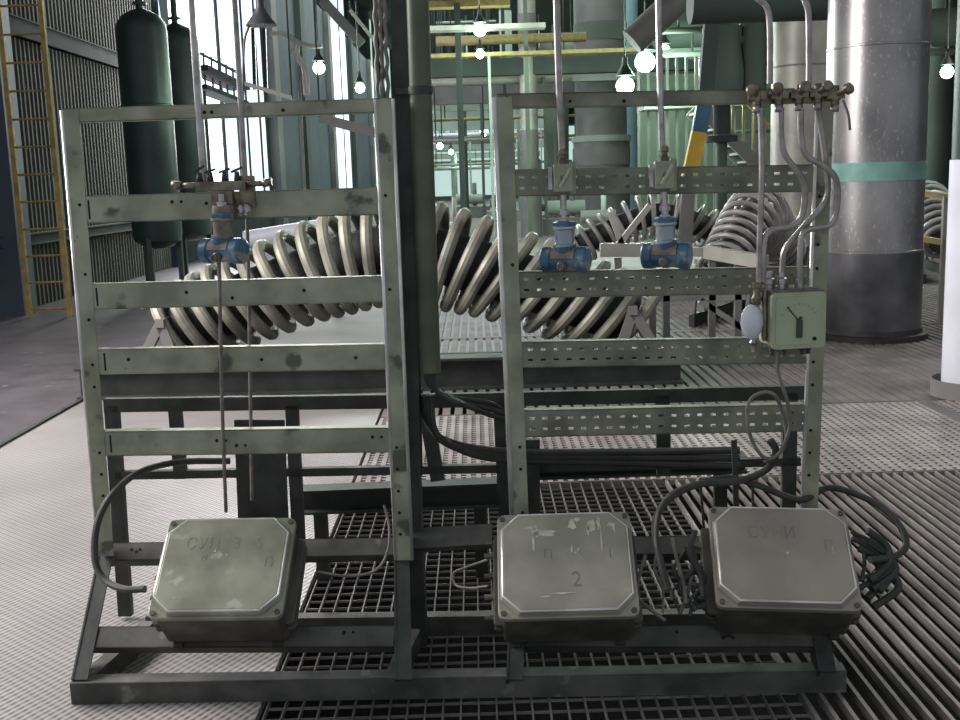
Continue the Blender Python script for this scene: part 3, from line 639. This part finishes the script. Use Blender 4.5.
# ------------------------------------------------------------------ left wall, ladder, tanks
XW = -6.3
mb = MB(); y = 14.3; ys = []
while y < 22.5:
    ys += [(y, 0), (y+.05, 0), (y+.085, -.03), (y+.125, -.03)]; y += .15
for z0, z1 in ((0, 9),):
    for (ya, xa), (yb, xb) in zip(ys, ys[1:]):
        mb.poly([V((XW+xa, ya, z0)), V((XW+xb, yb, z0)), V((XW+xb, yb, z1)), V((XW+xa, ya, z1))])
struct('wall_left', mb, 'wall')
for i, (zz, hh) in enumerate(((.9, .16), (3.75, .26), (6.6, .2))):
    mb = MB(); mb.abox(XW, XW+.08, 14.2, 22.8, zz, zz+hh); mb.abox(XW, XW+.13, 14.2, 22.8, zz, zz+.02); mb.abox(XW, XW+.13, 14.2, 22.8, zz+hh-.02, zz+hh); struct('trim_%d' % (i+3), mb, 'girt')
mb = MB(); mb.abox(XW-.1, XW+.12, 22.4, 23.1, 0, 9); struct('trim_6', mb, 'navy')
# navy panel at the very left
p = G(0, 320); mb = MB(); mb.abox(p.x-2.6, p.x+.22, p.y+.25, p.y+.7, 0, 6); 
cab = one('steel_cabinet', mb, 'navy', 'tall dark navy sheet steel cabinet at the left edge beside the ladder', 'cabinet', bevel=.01)
# ladder
Yl = G(50, 318).y
ld = thing('fixed_ladder', 'ochre vertical ladder against the corrugated wall at far left', 'ladder', G(50, 317))
for (xt, xb) in ((4, 30), (45, 70)):
    a, b = at(xt, -20, Yl), at(xb, 317, Yl); mb = MB(); mb.bar(V((b.x, b.y, 0.01)), V((b.x, b.y, a.z)), V((0, 1, 0)), .06, .06); build('ladder_rail', mb, 'ladder', ld)
pL, pRr = at(30, 317, Yl), at(70, 317, Yl)
z = .12
while z < 5.6:
    mb = MB(); mb.cyl(V((pL.x, Yl, z)), V((pRr.x, Yl, z)), .014, 8); build('rung', mb, 'ladder', ld); z += .345
# tanks
for i, (px, Y, r, zt) in enumerate(((155, 16.0, .355, 12), (188, 18.2, .36, 26))):
    p = at(px, 200, Y); c = V((p.x, Y, 0)); zt = at(px, zt, Y).z
    root = thing('pressure_vessel', ['dark green domed vessel on legs, left one, before the corrugated wall', 'dark green domed vessel on legs, right one, beside the bright window'][i], 'tank', c)
    mb = MB(); mb.lathe(c+Z*.75, Z, [(0, .1), (.03, r*.6), (.12, r*.93), (.22, r), (2.0, r), (2.01, r+.02), (2.06, r+.02), (2.07, r), (zt-1.0, r), (zt-.9, r*.95), (zt-.8, r*.75), (zt-.73, r*.4), (zt-.7, .06)], 28); build('shell', mb, 'tank', root)
    mb = MB(); mb.cyl(c+Z*zt, c+Z*(zt+.5), .05, 12); mb.cyl(c+Z*(zt+.1), c+Z*(zt+.14), .10, 14); build('nozzle', mb, 'tank', root)
    for k in range(3):
        t = k*2.09+.4; q = c+V((math.cos(t)*r*.85, math.sin(t)*r*.85, 0)); mb = MB(); mb.bar(q, q+Z*1.2, V((1, 0, 0)), .07, .07); build('leg', mb, 'tank', root)

# window wall beyond: openings and dark columns
def xw(px): return None
def wallseg(y0, y1, z0, z1, m, name, t=.25): 
    mb = MB(); mb.abox(XW-t, XW, y0*1.096, y1*1.096, z0, z1); return struct(name, mb, m)
wallseg(21.1, 31.0, 0, .95, 'girt', 'wall_left')
wallseg(31.0, 45.0, 0, 12, 'navy', 'wall_left'); wallseg(45, 52, 0, .6, 'girt', 'wall_left'); wallseg(52, 62, 0, 12, 'navy', 'wall_left')
wallseg(66, 74, 0, 12, 'teal', 'wall_left'); wallseg(80, 118, 0, 12, 'hazegreen', 'wall_left')
def window(n, y0, y1, z0, z1, m, mull=()):
    y0 *= 1.096; y1 *= 1.096; mull = [v*1.096 for v in mull]
    mb = MB(); mb.abox(XW-.08, XW-.05, y0, y1, z0, z1); w = struct('window_%d' % n, mb, m)
    mb = MB()
    mb.abox(XW-.05, XW, y0, y0+.1, z0, z1); mb.abox(XW-.05, XW, y1-.1, y1, z0, z1)
    for y in mull: mb.abox(XW-.05, XW-.01, y-.06, y+.06, z0, z1)
    f = build('window_frame', mb, 'girt', w)
    return w
window(1, 21.1, 25.6, .95, 12, 'sky'); window(2, 25.6, 31.0, .95, 12, 'skyblue', (28.4, 30.1)); window(3, 45, 52, .6, 12, 'skyblue', (49.5,)); window(4, 62, 66, 0, 12, 'skymint'); window(5, 74, 80, 0, 12, 'skymint')
# pilasters
for i, yy in enumerate((31.2, 37.0, 44.2, 52.4, 61.5, 70)):
    yy *= 1.096; mb = MB(); mb.abox(XW, XW+(.28 if i == 0 else .2), yy, yy+.9, 0, 12); one('wall_column', mb, 'greyduct' if i % 2 == 0 else 'hazedark', ['grey steel column right after the bright windows', 'dark column in the navy wall bay behind the hanging lamp', 'grey column before the second bright window', 'dark column past the second bright window', 'grey far column near the hall end on the window side', 'farthest dark column on the window side'][i], 'column')
# walkway crossing the window
wk = thing('walkway_bridge', 'dark walkway bridge crossing the bright left window', 'walkway', at(222, 90, 22.8))
mb = MB(); a, b = at(196, 68, 23.2), at(240, 88, 27.4); mb.bar(a, b, Z, .5, .12); build('deck', mb, 'girt', wk)
for t in (.12, .9):
    q = a.lerp(b, t); mb = MB(); mb.bar(V((q.x, q.y, 0)), q-Z*.4, V((0, 1, 0)), .08, .08); build('support_post', mb, 'girt', wk)
mb = MB(); mb.bar(a-Z*.38, b-Z*.38, Z, .4, .10); mb.bar(a+Z*.35, b+Z*.35, Z, .04, .05)
for k in range(7):
    t = k/6; q = a.lerp(b, t); mb.bar(q-Z*.36, q+Z*.4, V((0, 1, 0)), .04, .04)
build('truss', mb, 'girt', wk)

# ------------------------------------------------------------------ enclosure
mb = MB(); mb.abox(-12, 30, 8, 120, 11.9, 12.2); struct('ceiling', mb, 'ceiling')
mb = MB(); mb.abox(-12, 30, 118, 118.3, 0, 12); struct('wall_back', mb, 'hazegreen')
mb = MB(); mb.abox(-5, 20, 117.8, 117.9, 0, 7); struct('window_6', mb, 'skymint')  # added glowing sheet that brightens the far haze, no real glazing
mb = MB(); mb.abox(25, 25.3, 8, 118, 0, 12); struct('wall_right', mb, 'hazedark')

# ------------------------------------------------------------------ columns and ducts
p = G(888, 343); cx = V((p.x, p.y+.47, 0)); r = .455
col = thing('round_column', 'big dusty zinc-grey round column with a green band at right', 'column', cx)
zb0, zb1 = at(880, 181, cx.y-r).z, at(880, 162, cx.y-r).z; zj = at(880, 254, cx.y-r).z; zt = at(880, 44, cx.y-r).z
mb = MB(); mb.lathe(cx+Z*zj, Z, [(0, r), (.015, r), (.02, r-.006), (zb0-zj, r-.006)], 48); mb.lathe(cx+Z*zb1, Z, [(0, r-.006), (zt-zb1, r-.006), (zt-zb1+.004, r+.004), (zt-zb1+.02, r+.004), (zt-zb1+.025, r-.006), (5, r-.006)], 48); build('shaft', mb, 'col', col)
mb = MB(); mb.lathe(cx+Z*.06, Z, [(0, r+.004), (zj-.06, r+.004)], 48); build('lower_casing', mb, 'colbase', col)
mb = MB(); mb.lathe(cx+Z*zb0, Z, [(0, r), (zb1-zb0, r)], 48); build('green_band', mb, 'colgreen', col)
mb = MB(); mb.lathe(cx, Z, [(0, r+.07), (.05, r+.07), (.055, r+.02), (.10, r+.012)], 48); build('base_ring', mb, 'beamdark', col)
mb = MB(); q0, q1 = at(843, 100, cx.y-r-.03), at(850, 130, cx.y-r-.03); mb.tube(catmull([q0, q0.lerp(q1, .5)+V((.01, -.02, 0)), q1], 5), .012, 8); build('grab_handle', mb, 'colbase', col)
def ucol(px, w, Y, z0, z1, m, label, bands=(), name='round_column'):
    p = at(px, 200, Y); r = w/2/F*Y; c = V((p.x, Y, 0)); root = thing(name, label, 'column', c+Z*z0)
    mb = MB(); mb.lathe(c+Z*z0, Z, [(0, r), (z1-z0, r)], 28); build('shaft', mb, m, root)
    for (za, zb, rr, mm) in bands:
        mb = MB(); mb.lathe(c+Z*za, Z, [(0, r*rr), (zb-za, r*rr)], 28); build('band', mb, mm, root)
    return c, r
def zat(py, Y, px=480): return at(px, py, Y).z
ucol(800, 58, 14.5, 0, 6, 'collight', 'cream-grey column behind the bent tubes, left of the zinc column', [(zat(66, 14.5, 800), zat(68, 14.5, 800), 1.01, 'greyduct'), (0, .3, 1.1, 'greyduct')])
Yb = 34
ucol(602, 50, Yb, 0, 13, 'greyduct', 'thick brown-grey duct column behind the right rack', [(0, zat(140, Yb, 600), 1.10, 'greyduct'), (zat(142, Yb, 600), zat(136, Yb, 600), 1.16, 'mint'), (zat(42, Yb, 600), zat(24, Yb, 600), 1.03, 'hazegreen'), (zat(165, Yb, 600), zat(148, Yb, 600), 1.13, 'floorgrey')])
ucol(531, 17, 30, 0, 12, 'collight', 'slim pale column between the slotted rack post and the thick duct', [(zat(160, 30, 530), zat(130, 30, 530), 1.04, 'greyduct'), (zat(48, 30, 530), zat(14, 30, 530), 1.05, 'greyduct'), (0, zat(160, 30, 530), 1.25, 'greyduct')])
ucol(632, 14, 38, 0, 13, 'teal', 'narrow teal column just right of the thick duct')
ucol(510, 12, 50, 0, 13, 'mint', 'thin mint column far down the hall beside the pale column')
ucol(455, 6, 80, 0, 12, 'mint', 'farthest thin mint post near the end of the aisle')
ucol(765, 14, 29.5, 0, 12, 'hazedark', 'dark slender column behind the cream-grey column')
ucol(935, 26, 22, 0, 12, 'hazedark', 'dim column behind the right edge railing')
# right edge white column
pr = G(958, 402); c = V((pr.x+.19, pr.y+.22, 0)); root = thing('painted_column', 'white painted round column cut by the right picture edge', 'column', c)
mb = MB(); mb.lathe(c, Z, [(0, .20), (zat(160, c.y, 950), .20)], 32); build('shaft', mb, 'white', root)
mb = MB(); mb.lathe(c, Z, [(0, .27), (.12, .27), (.12, .262), (.012, .262)], 32); build('kick_ring', mb, 'floorgrey', root)
mb = MB(); mb.lathe(c+Z*zat(160, c.y, 950), Z, [(0, .19), (3, .19)], 32); build('upper_shaft', mb, 'tank', root)

# yellow guard railings
def railing(xa, ya, xb, yb_, Y, Y2, label, nposts=3, h2=.5):
    a, b = at(xa, ya, Y), at(xb, yb_, Y2); root = thing('guard_railing', label, 'railing', V(((a.x+b.x)/2, (a.y+b.y)/2, 0)))
    for dz in (0, -h2):
        mb = MB(); mb.bar(a+Z*dz, b+Z*dz, Z, .04, .06); build('rail', mb, 'yellow', root)
    for k in range(nposts):
        q = a.lerp(b, k/(nposts-1)); mb = MB(); mb.bar(V((q.x, q.y, 0)), q, V((0, 1, 0)), .05, .05); build('post', mb, 'collight', root)
railing(918, 193, 975, 200, 11.5, 10.8, 'yellow guard railing with pale posts between the two right columns', 3, .47)

# ------------------------------------------------------------------ hall clutter
# diagonal blue and yellow beam
root = thing('striped_beam', 'slanting beam painted blue above and yellow below', 'beam', at(688, 175, 15))
pts = [at(706, 92, 15), at(699, 132, 15), at(689, 178, 15)]
for (a, b, m) in ((pts[0], pts[1], 'bluepaint'), (pts[1], pts[2], 'hazyellow')):
    mb = MB(); mb.bar(a, b, V((0, 1, 0)), .20, .12); build('painted_section', mb, m, root)
b0 = at(689, 178, 15); mb = MB(); mb.bar(V((b0.x-.1, 15, 0)), b0, V((0, 1, 0)), .18, .10); build('lower_section', mb, 'greyduct', root)
mb = MB(); a, b = at(706, 92, 15), at(715, -20, 15); mb.bar(a, b, V((0, 1, 0)), .2, .12); build('upper_section', mb, 'hazedark', root)
# diagonal duct
mb = MB(); a, b = at(632, 42, 19), at(700, -20, 19); mb.cyl(a, b, .24, 20); o = one('diagonal_duct', mb, 'greyduct', 'grey duct slanting up right above the bright lamps', 'duct')
mb = MB(); mb.cyl(b, V((b.x, b.y, 11.92)), .02, 6); build('hanger_rod', mb, 'hazedark', o)
# dark valve actuator
c = at(722, 60, 18); root = thing('valve_actuator', 'dark motor actuator high up left of the cream-grey column', 'actuator', c)
mb = MB(); mb.lathe(c-Z*.7, Z, [(0, .2), (.1, .34), (.5, .36), (.9, .30), (1.2, .32), (1.25, .2)], 18); build('housing', mb, 'hazedark', root)
mb = MB(); mb.cyl(c+V((.5, 0, -.5)), c+V((.5, 0, .6)), .22, 14); mb.cyl(c+V((-.3, 0, .3)), c+V((.5, 0, .3)), .12, 12); build('motor', mb, 'hazedark', root)
mb = MB(); mb.lathe(c-Z*1.3, Z, [(0, .26), (.1, .26), (.12, .14), (.6, .14)], 16); build('stem', mb, 'girt', root)
mb = MB(); mb.cyl(c-Z*.7, V((c.x, c.y, 0)), .09, 12); build('support_pipe', mb, 'hazedark', root)
# stairs
st2 = thing('stairway', 'grey-green stairway with yellow-green railing behind the slotted rack', 'stairs', at(735, 175, 20))
a, b = at(700, 108, 20), at(775, 182, 20)
for dy in (0, .9):
    mb = MB(); mb.bar(a+V((0, dy, 0)), b+V((0, dy, 0)), V((0, 1, 0)), .22, .06); build('stringer', mb, 'greyduct', st2)
mb = MB()
for k in range(9):
    q = a.lerp(b, (k+.5)/9); mb.box(q+V((0, .45, 0)), (1, 0, 0), (0, 1, 0), Z, .22, .9, .04)
build('treads', mb, 'greyduct', st2)
mb = MB(); mb.bar(a+Z*.9, b+Z*.9, V((0, 1, 0)), .05, .05)
for k in range(8): q = a.lerp(b, k/7); mb.bar(q, q+Z*.9, V((0, 1, 0)), .04, .04)
build('handrail', mb, 'yellow', st2)
# platform with pale-green balusters
pf = thing('platform', 'pale green platform and balusters far behind the slotted rack', 'platform', at(700, 185, 24))
mb = MB(); a, b = at(640, 104, 24), at(775, 98, 24); mb.bar(a, b, Z, 1.0, .3); mb.bar(a+Z*1.1, b+Z*1.1, Z, .06, .06); build('deck', mb, 'mint', pf)
for k in range(15):
    q = a.lerp(b, k/14); mb = MB(); mb.bar(V((q.x, q.y+.2, 0)), V((q.x, q.y+.2, q.z+1.1)), V((0, 1, 0)), .06, .05); build('baluster', mb, 'hazegreen' if k % 3 else 'greyduct', pf)
mb = MB(); mb.abox(at(640, 100, 27).x, at(835, 100, 27).x, 27, 27.2, 0, at(700, 105, 27).z); one('partition_screen', mb, 'hazegreen', 'hazy green sheet partition behind the stairway', 'partition')
# cross beams and platforms receding overhead
rows = [(6, 26, 'yellow', .14, 420, 510), (30, 24, 'collight', .10, 415, 545), (57, 27, 'yellow', .09, 420, 640), (70, 30, 'hazedark', .45, 415, 700), (82, 33, 'mint', .28, 415, 760),
        (93, 36, 'greyduct', .8, 415, 760), (107, 42, 'mint', .4, 418, 600), (117, 48, 'mint', .35, 420, 560), (127, 55, 'mint', .45, 424, 560), (138, 63, 'floorgrey', .5, 424, 560), (148, 72, 'mint', .4, 424, 560), (157, 82, 'mint', .4, 424, 540), (165, 95, 'mint', .5, 424, 540)]
for i, (py, Y, m, h, x0, x1) in enumerate(rows):
    a, b = at(x0, py, Y), at(x1, py-(x1-x0)*.031, Y); mb = MB(); mb.bar(a, b, Z, .4, h)
    one('overhead_beam', mb, m, ['topmost yellow pipe crossing the aisle at the picture top', 'pale pipe crossing above the aisle just under the topmost yellow one', 'second yellow pipe crossing above the aisle',
        'dark beam crossing under the second yellow pipe', 'mint beam crossing right above the brown-grey girder', 'deep brown-grey girder crossing the aisle', 'mint beam just below the deep brown-grey girder', 'second mint beam below the brown-grey girder',
        'third mint beam below the brown-grey girder', 'grey beam in the middle of the receding stack', 'mint beam just below the grey one in the receding stack', 'second lowest mint beam over the far aisle', 'lowest and farthest mint beam over the far aisle'][i], 'beam')
# thin pipes criss-crossing the far aisle
random.seed(21)
for i in range(26):
    Y = 28.3+i*2.3; y0 = 20+random.random()*130 if Y < 60 else 110+random.random()*60
    x0 = random.choice((422, 430, 436)); x1 = x0+random.choice((60, 80, 110, 150)); a, b = at(x0, y0, Y), at(x1, y0-(x1-x0)*.031, Y)
    mb = MB(); mb.cyl(a, b, random.choice((.05, .08, .12)), 8)
    o = one('far_pipe', mb, random.choice(('mint', 'collight', 'yellow', 'white', 'greyduct', 'hazegreen')), 'thin pipe crossing the hazy far aisle', 'pipe', 'thin pipes across the far aisle')
    for t in (.1, .9):
        q = a.lerp(b, t); mb = MB(); mb.cyl(q, V((q.x, q.y, 11.92)), .02, 6); build('hanger_rod', mb, 'hazedark', o)
for i in range(16):
    Y = 21.2+i*1.9; x0 = 645+random.random()*60; x1 = x0+random.choice((40, 60, 90)); y0 = 25+random.random()*120; a, b = at(x0, y0, Y), at(x1, y0-(x1-x0)*.031, Y)
    mb = MB(); mb.cyl(a, b, random.choice((.04, .06, .10)), 8)
    o = one('far_pipe', mb, random.choice(('mint', 'collight', 'yellow', 'hazedark', 'greyduct', 'hazegreen')), 'thin pipe in the dim clutter between thick duct and zinc column', 'pipe', 'thin pipes right of the thick duct')
    q = a.lerp(b, .5); mb = MB(); mb.cyl(q, V((q.x, q.y, 11.92)), .02, 6); build('hanger_rod', mb, 'hazedark', o)
for i in range(10):
    Y = 18.5+i*2; y0 = 40+i*13; a, b = at(905, y0, Y), at(985, y0-2.5, Y); mb = MB(); mb.cyl(a, b, random.choice((.04, .07, .1)), 8)
    o = one('far_pipe', mb, random.choice(('collight', 'yellow', 'hazedark', 'hazegreen')), 'thin pipe in the gloom right of the zinc column', 'pipe', 'thin pipes right of the zinc column')
    q = a.lerp(b, .5); mb = MB(); mb.cyl(q, V((q.x, q.y, 11.92)), .02, 6); build('hanger_rod', mb, 'hazedark', o)
# large overhead ducts on the right
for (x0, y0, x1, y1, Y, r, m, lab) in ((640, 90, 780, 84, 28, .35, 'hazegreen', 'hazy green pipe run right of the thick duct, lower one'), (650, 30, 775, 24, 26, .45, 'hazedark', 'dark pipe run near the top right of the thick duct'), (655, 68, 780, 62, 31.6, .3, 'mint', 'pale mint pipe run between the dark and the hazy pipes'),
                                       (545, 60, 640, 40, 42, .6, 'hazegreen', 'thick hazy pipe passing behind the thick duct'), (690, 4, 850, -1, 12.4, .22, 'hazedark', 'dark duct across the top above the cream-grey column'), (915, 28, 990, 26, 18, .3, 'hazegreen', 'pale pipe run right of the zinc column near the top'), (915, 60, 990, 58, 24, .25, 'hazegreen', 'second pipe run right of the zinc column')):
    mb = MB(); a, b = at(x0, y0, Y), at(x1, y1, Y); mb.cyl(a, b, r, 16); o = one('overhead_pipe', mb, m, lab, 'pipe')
    for t in (.2, .8):
        q = a.lerp(b, t); mb = MB(); mb.cyl(q+Z*r*.9, V((q.x, q.y, 11.92)), .015, 6); build('hanger_rod', mb, 'hazedark', o)
mb = MB(); mb.tube(catmull([at(540, 45, 39.5), at(548, 50, 39.5), at(556, 70, 39.5), at(556, 100, 39.5), V((at(556, 180, 39.5).x, 39.5, 0))], 6), .45, 14); one('elbow_duct', mb, 'hazegreen', 'bent hazy green duct between the pale column and thick duct', 'duct')
# thin verticals in the distance
random.seed(11)
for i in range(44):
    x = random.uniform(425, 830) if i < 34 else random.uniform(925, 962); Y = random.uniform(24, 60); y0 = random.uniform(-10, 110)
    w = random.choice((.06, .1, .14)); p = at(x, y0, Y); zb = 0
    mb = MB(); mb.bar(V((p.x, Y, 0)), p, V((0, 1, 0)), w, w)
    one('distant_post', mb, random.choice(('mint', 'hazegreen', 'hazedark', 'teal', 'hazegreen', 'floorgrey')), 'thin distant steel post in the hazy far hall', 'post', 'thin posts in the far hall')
# machines far off on the floor
for i in range(14):
    Y = 23+i*2.7; x = 450+(i*149) % 330; sz = .45+.09*(i % 5); p = at(x, 200, Y)
    c = V((p.x, Y, 0)); root = thing('machine_unit', 'low hazy machine on the far hall floor', 'machine', c, 'low machines far down the hall')
    mb = MB(); mb.abox(c.x-sz, c.x+sz, Y-.4, Y+.4, 0, .35*sz+.2); build('base', mb, ('greyduct', 'mint', 'hazegreen')[i % 3], root)
    mb = MB(); mb.cyl(V((c.x-sz*.8, Y, .5*sz+.4)), V((c.x+sz*.7, Y, .5*sz+.4)), .28*sz, 12); build('drum', mb, ('mint', 'greyduct', 'hazedark')[i % 3], root)
    mb = MB(); mb.cyl(V((c.x+sz*.2, Y, .5)), V((c.x+sz*.2, Y, 1.0+.6*sz)), .12*sz, 10); build('riser', mb, ('greyduct', 'mint', 'hazedark')[i % 3], root)

# ------------------------------------------------------------------ lamps
def lamp(px, py, Y, r, label, power, hang=1.4, bulbs='bulb'):
    p = at(px, py, Y); root = thing('hall_lamp', label, 'lamp', p)
    mb = MB(); mb.sphere(p, r, 14); build('bulb', mb, bulbs, root)
    mb = MB(); mb.lathe(p+Z*r*1.1, Z, [(0, r*1.05), (r*.6, r*.7), (r*1.2, r*.35), (r*2, r*.3)], 14); build('cap', mb, 'lampshade', root)
    mb = MB(); mb.cyl(p+Z*r*3, V((p.x, p.y, 11.95)), .015, 6); build('stem', mb, 'lampshade', root)
    ld_ = bpy.data.lights.new('lamp_light', 'POINT'); ld_.energy = power*.7; ld_.color = (.75, 1, .82); ld_.shadow_soft_size = r*1.3
    lo = bpy.data.objects.new('lamp_light', ld_); C.objects.link(lo); lo.location = (0, -r*1.6, -r*1.6); lo.parent = root
lamp(625, 86, 21, .17, 'bright greenish lamp, lowest of three by the thick duct', 500)
lamp(645, 62, 22, .20, 'largest glowing greenish lamp, middle of three by the thick duct', 500)
lamp(664, 51, 25, .14, 'upper right glowing lamp of three by the thick duct', 300)
lamp(480, 30, 23, .13, 'top lamp of a column of three above the aisle', 300)
lamp(480, 54, 26, .10, 'middle lamp of a column of three above the aisle', 200)
lamp(482, 66, 30, .08, 'lowest lamp of a column of three above the aisle', 150)
lamp(319, 68, 15.5, .085, 'greenish bulb on the bracket above the left rack', 60)
lamp(360, 88, 17, .075, 'greenish bulb just left of the channel upright', 60)
lamp(947, 72, 15.5, .09, 'small greenish lamp right of the zinc column', 60)
for i, (x, y, Y) in enumerate(((429, 139, 45), (440, 146, 55), (451, 152, 66), (462, 158, 80), (470, 163, 96))):
    lamp(x, y, Y, .16, 'far lamp in the row running down the window side of the aisle', 60)
for o in [o for o in C.objects if o.get('label', '').startswith('far lamp in the row')]: o['group'] = 'row of far aisle lamps'
lamp(484, 132, 60, .22, 'small far lamp low over the aisle', 300)
# bell lamp
p = at(261, 18, 9); root = thing('bell_lamp', 'dark bell-shaped lamp head hanging at top left before the window', 'lamp', p)
mb = MB(); mb.lathe(p-Z*.06, Z, [(0, .125), (.012, .12), (.05, .09), (.10, .055), (.13, .05), (.135, .035), (.2, .035)], 20); build('shade', mb, 'lampshade', root)
mb = MB(); mb.cyl(p+Z*.13, V((p.x, p.y, 11.95)), .012, 8); build('stem', mb, 'lampshade', root)
mb = MB(); mb.tube(catmull([at(249, 26, 9), at(244, 45, 9), at(243, 100, 9)], 5), .01, 8); build('guard_wire', mb, 'lampshade', root)
root = thing('lamp_bracket', 'pale pipe bracket carrying the bulb above the left rack', 'bracket', at(305, 95, 14.8))
q = at(298, 60, 14.8); mb = MB(); mb.cyl(V((q.x-.02, q.y, 0)), q, .022, 8); build('pipe_stand', mb, 'greyduct', root)
for pts in ([(270, 34), (285, 34), (298, 42), (310, 46), (322, 46)], [(298, 42), (298, 60), (306, 72), (308, 95)], [(290, 50), (302, 62), (306, 95)]):
    mb = MB(); mb.tube(catmull([at(x, y, 14.8) for x, y in pts], 5), .03, 8); build('pipe', mb, 'collight', root)
for x, lab in ((255, 'dark window bar behind the bell lamp, left one'), (266, 'dark window bar behind the bell lamp, right one')):
    mb = MB(); mb.bar(at(x-2, 28, 22), at(x, 90, 22), V((0, 1, 0)), .07, .07); one('window_bar', mb, 'lampshade', lab, 'bar')
# diagonal brace + pipe over left bay
for (x0, y0, x1, y1, Y, w, m, lab) in ((240, 82, 292, 98, 14, .05, 'collight', 'slim pale pipe sloping down behind the left rack top'), (322, 0, 362, 44, 18, .16, 'greyduct', 'grey diagonal brace above the green bulb'), (350, 10, 374, 40, 16, .05, 'collight', 'thin pale diagonal rod beside the twisted cables'), (320, 118, 380, 134, 14, .12, 'greyduct', 'short sloping brace seen below the left rack top rail')):
    mb = MB(); a, b = at(x0, y0, Y), at(x1, y1, Y); mb.bar(a, b, V((0, 1, 0)), w, w); o = one('diagonal_brace', mb, m, lab, 'brace')
    q = b if y0 > 60 and Y < 15 and y0 < 100 else a; mb = MB(); mb.cyl(q, V((q.x, q.y, 11.92)), .012, 6); build('hanger_rod', mb, 'hazedark', o)

# ------------------------------------------------------------------ light
w = bpy.data.worlds.new('world'); bpy.context.scene.world = w; w.use_nodes = True
bg = w.node_tree.nodes['Background']; bg.inputs[0].default_value = (.86, .92, 1.0, 1); bg.inputs[1].default_value = .42
def area(loc, target, sx, sy, power, col):
    l = bpy.data.lights.new('window_and_fill_light', 'AREA'); l.shape = 'RECTANGLE'; l.size = sx; l.size_y = sy; l.energy = power; l.color = col
    o = bpy.data.objects.new('window_and_fill_light', l); C.objects.link(o); o.location = loc
    o.rotation_euler = (V(target)-V(loc)).to_track_quat('-Z', 'Y').to_euler()
area((-6.5, 6.0, 4.2), (-1.0, 4.2, 0.2), 5, 3.2, 1150, (1, .965, .95))
area((-5.3, 23, 4.5), (0, 9, 0.6), 5, 5, 1250, (.98, .98, 1))
area((8, 14, 6.5), (3, 9, 1), 4, 4, 250, (1, .98, .95))  # unseen area light from the right, no window on that side
area((0, 60, 9), (0, 60, 0), 14, 50, 5000, (.86, 1, .92))  # unseen overhead fill added to brighten the hazy far hall
area((4, 30, 9), (3, 30, 0), 12, 14, 500, (.88, 1, .92))  # unseen overhead fill added over the middle of the hall
sc = bpy.context.scene
sc.view_settings.view_transform = 'Standard'; sc.view_settings.look = 'None'; sc.view_settings.exposure = 0.0
for o in bpy.data.objects:
    if '_w' in o: del o['_w']
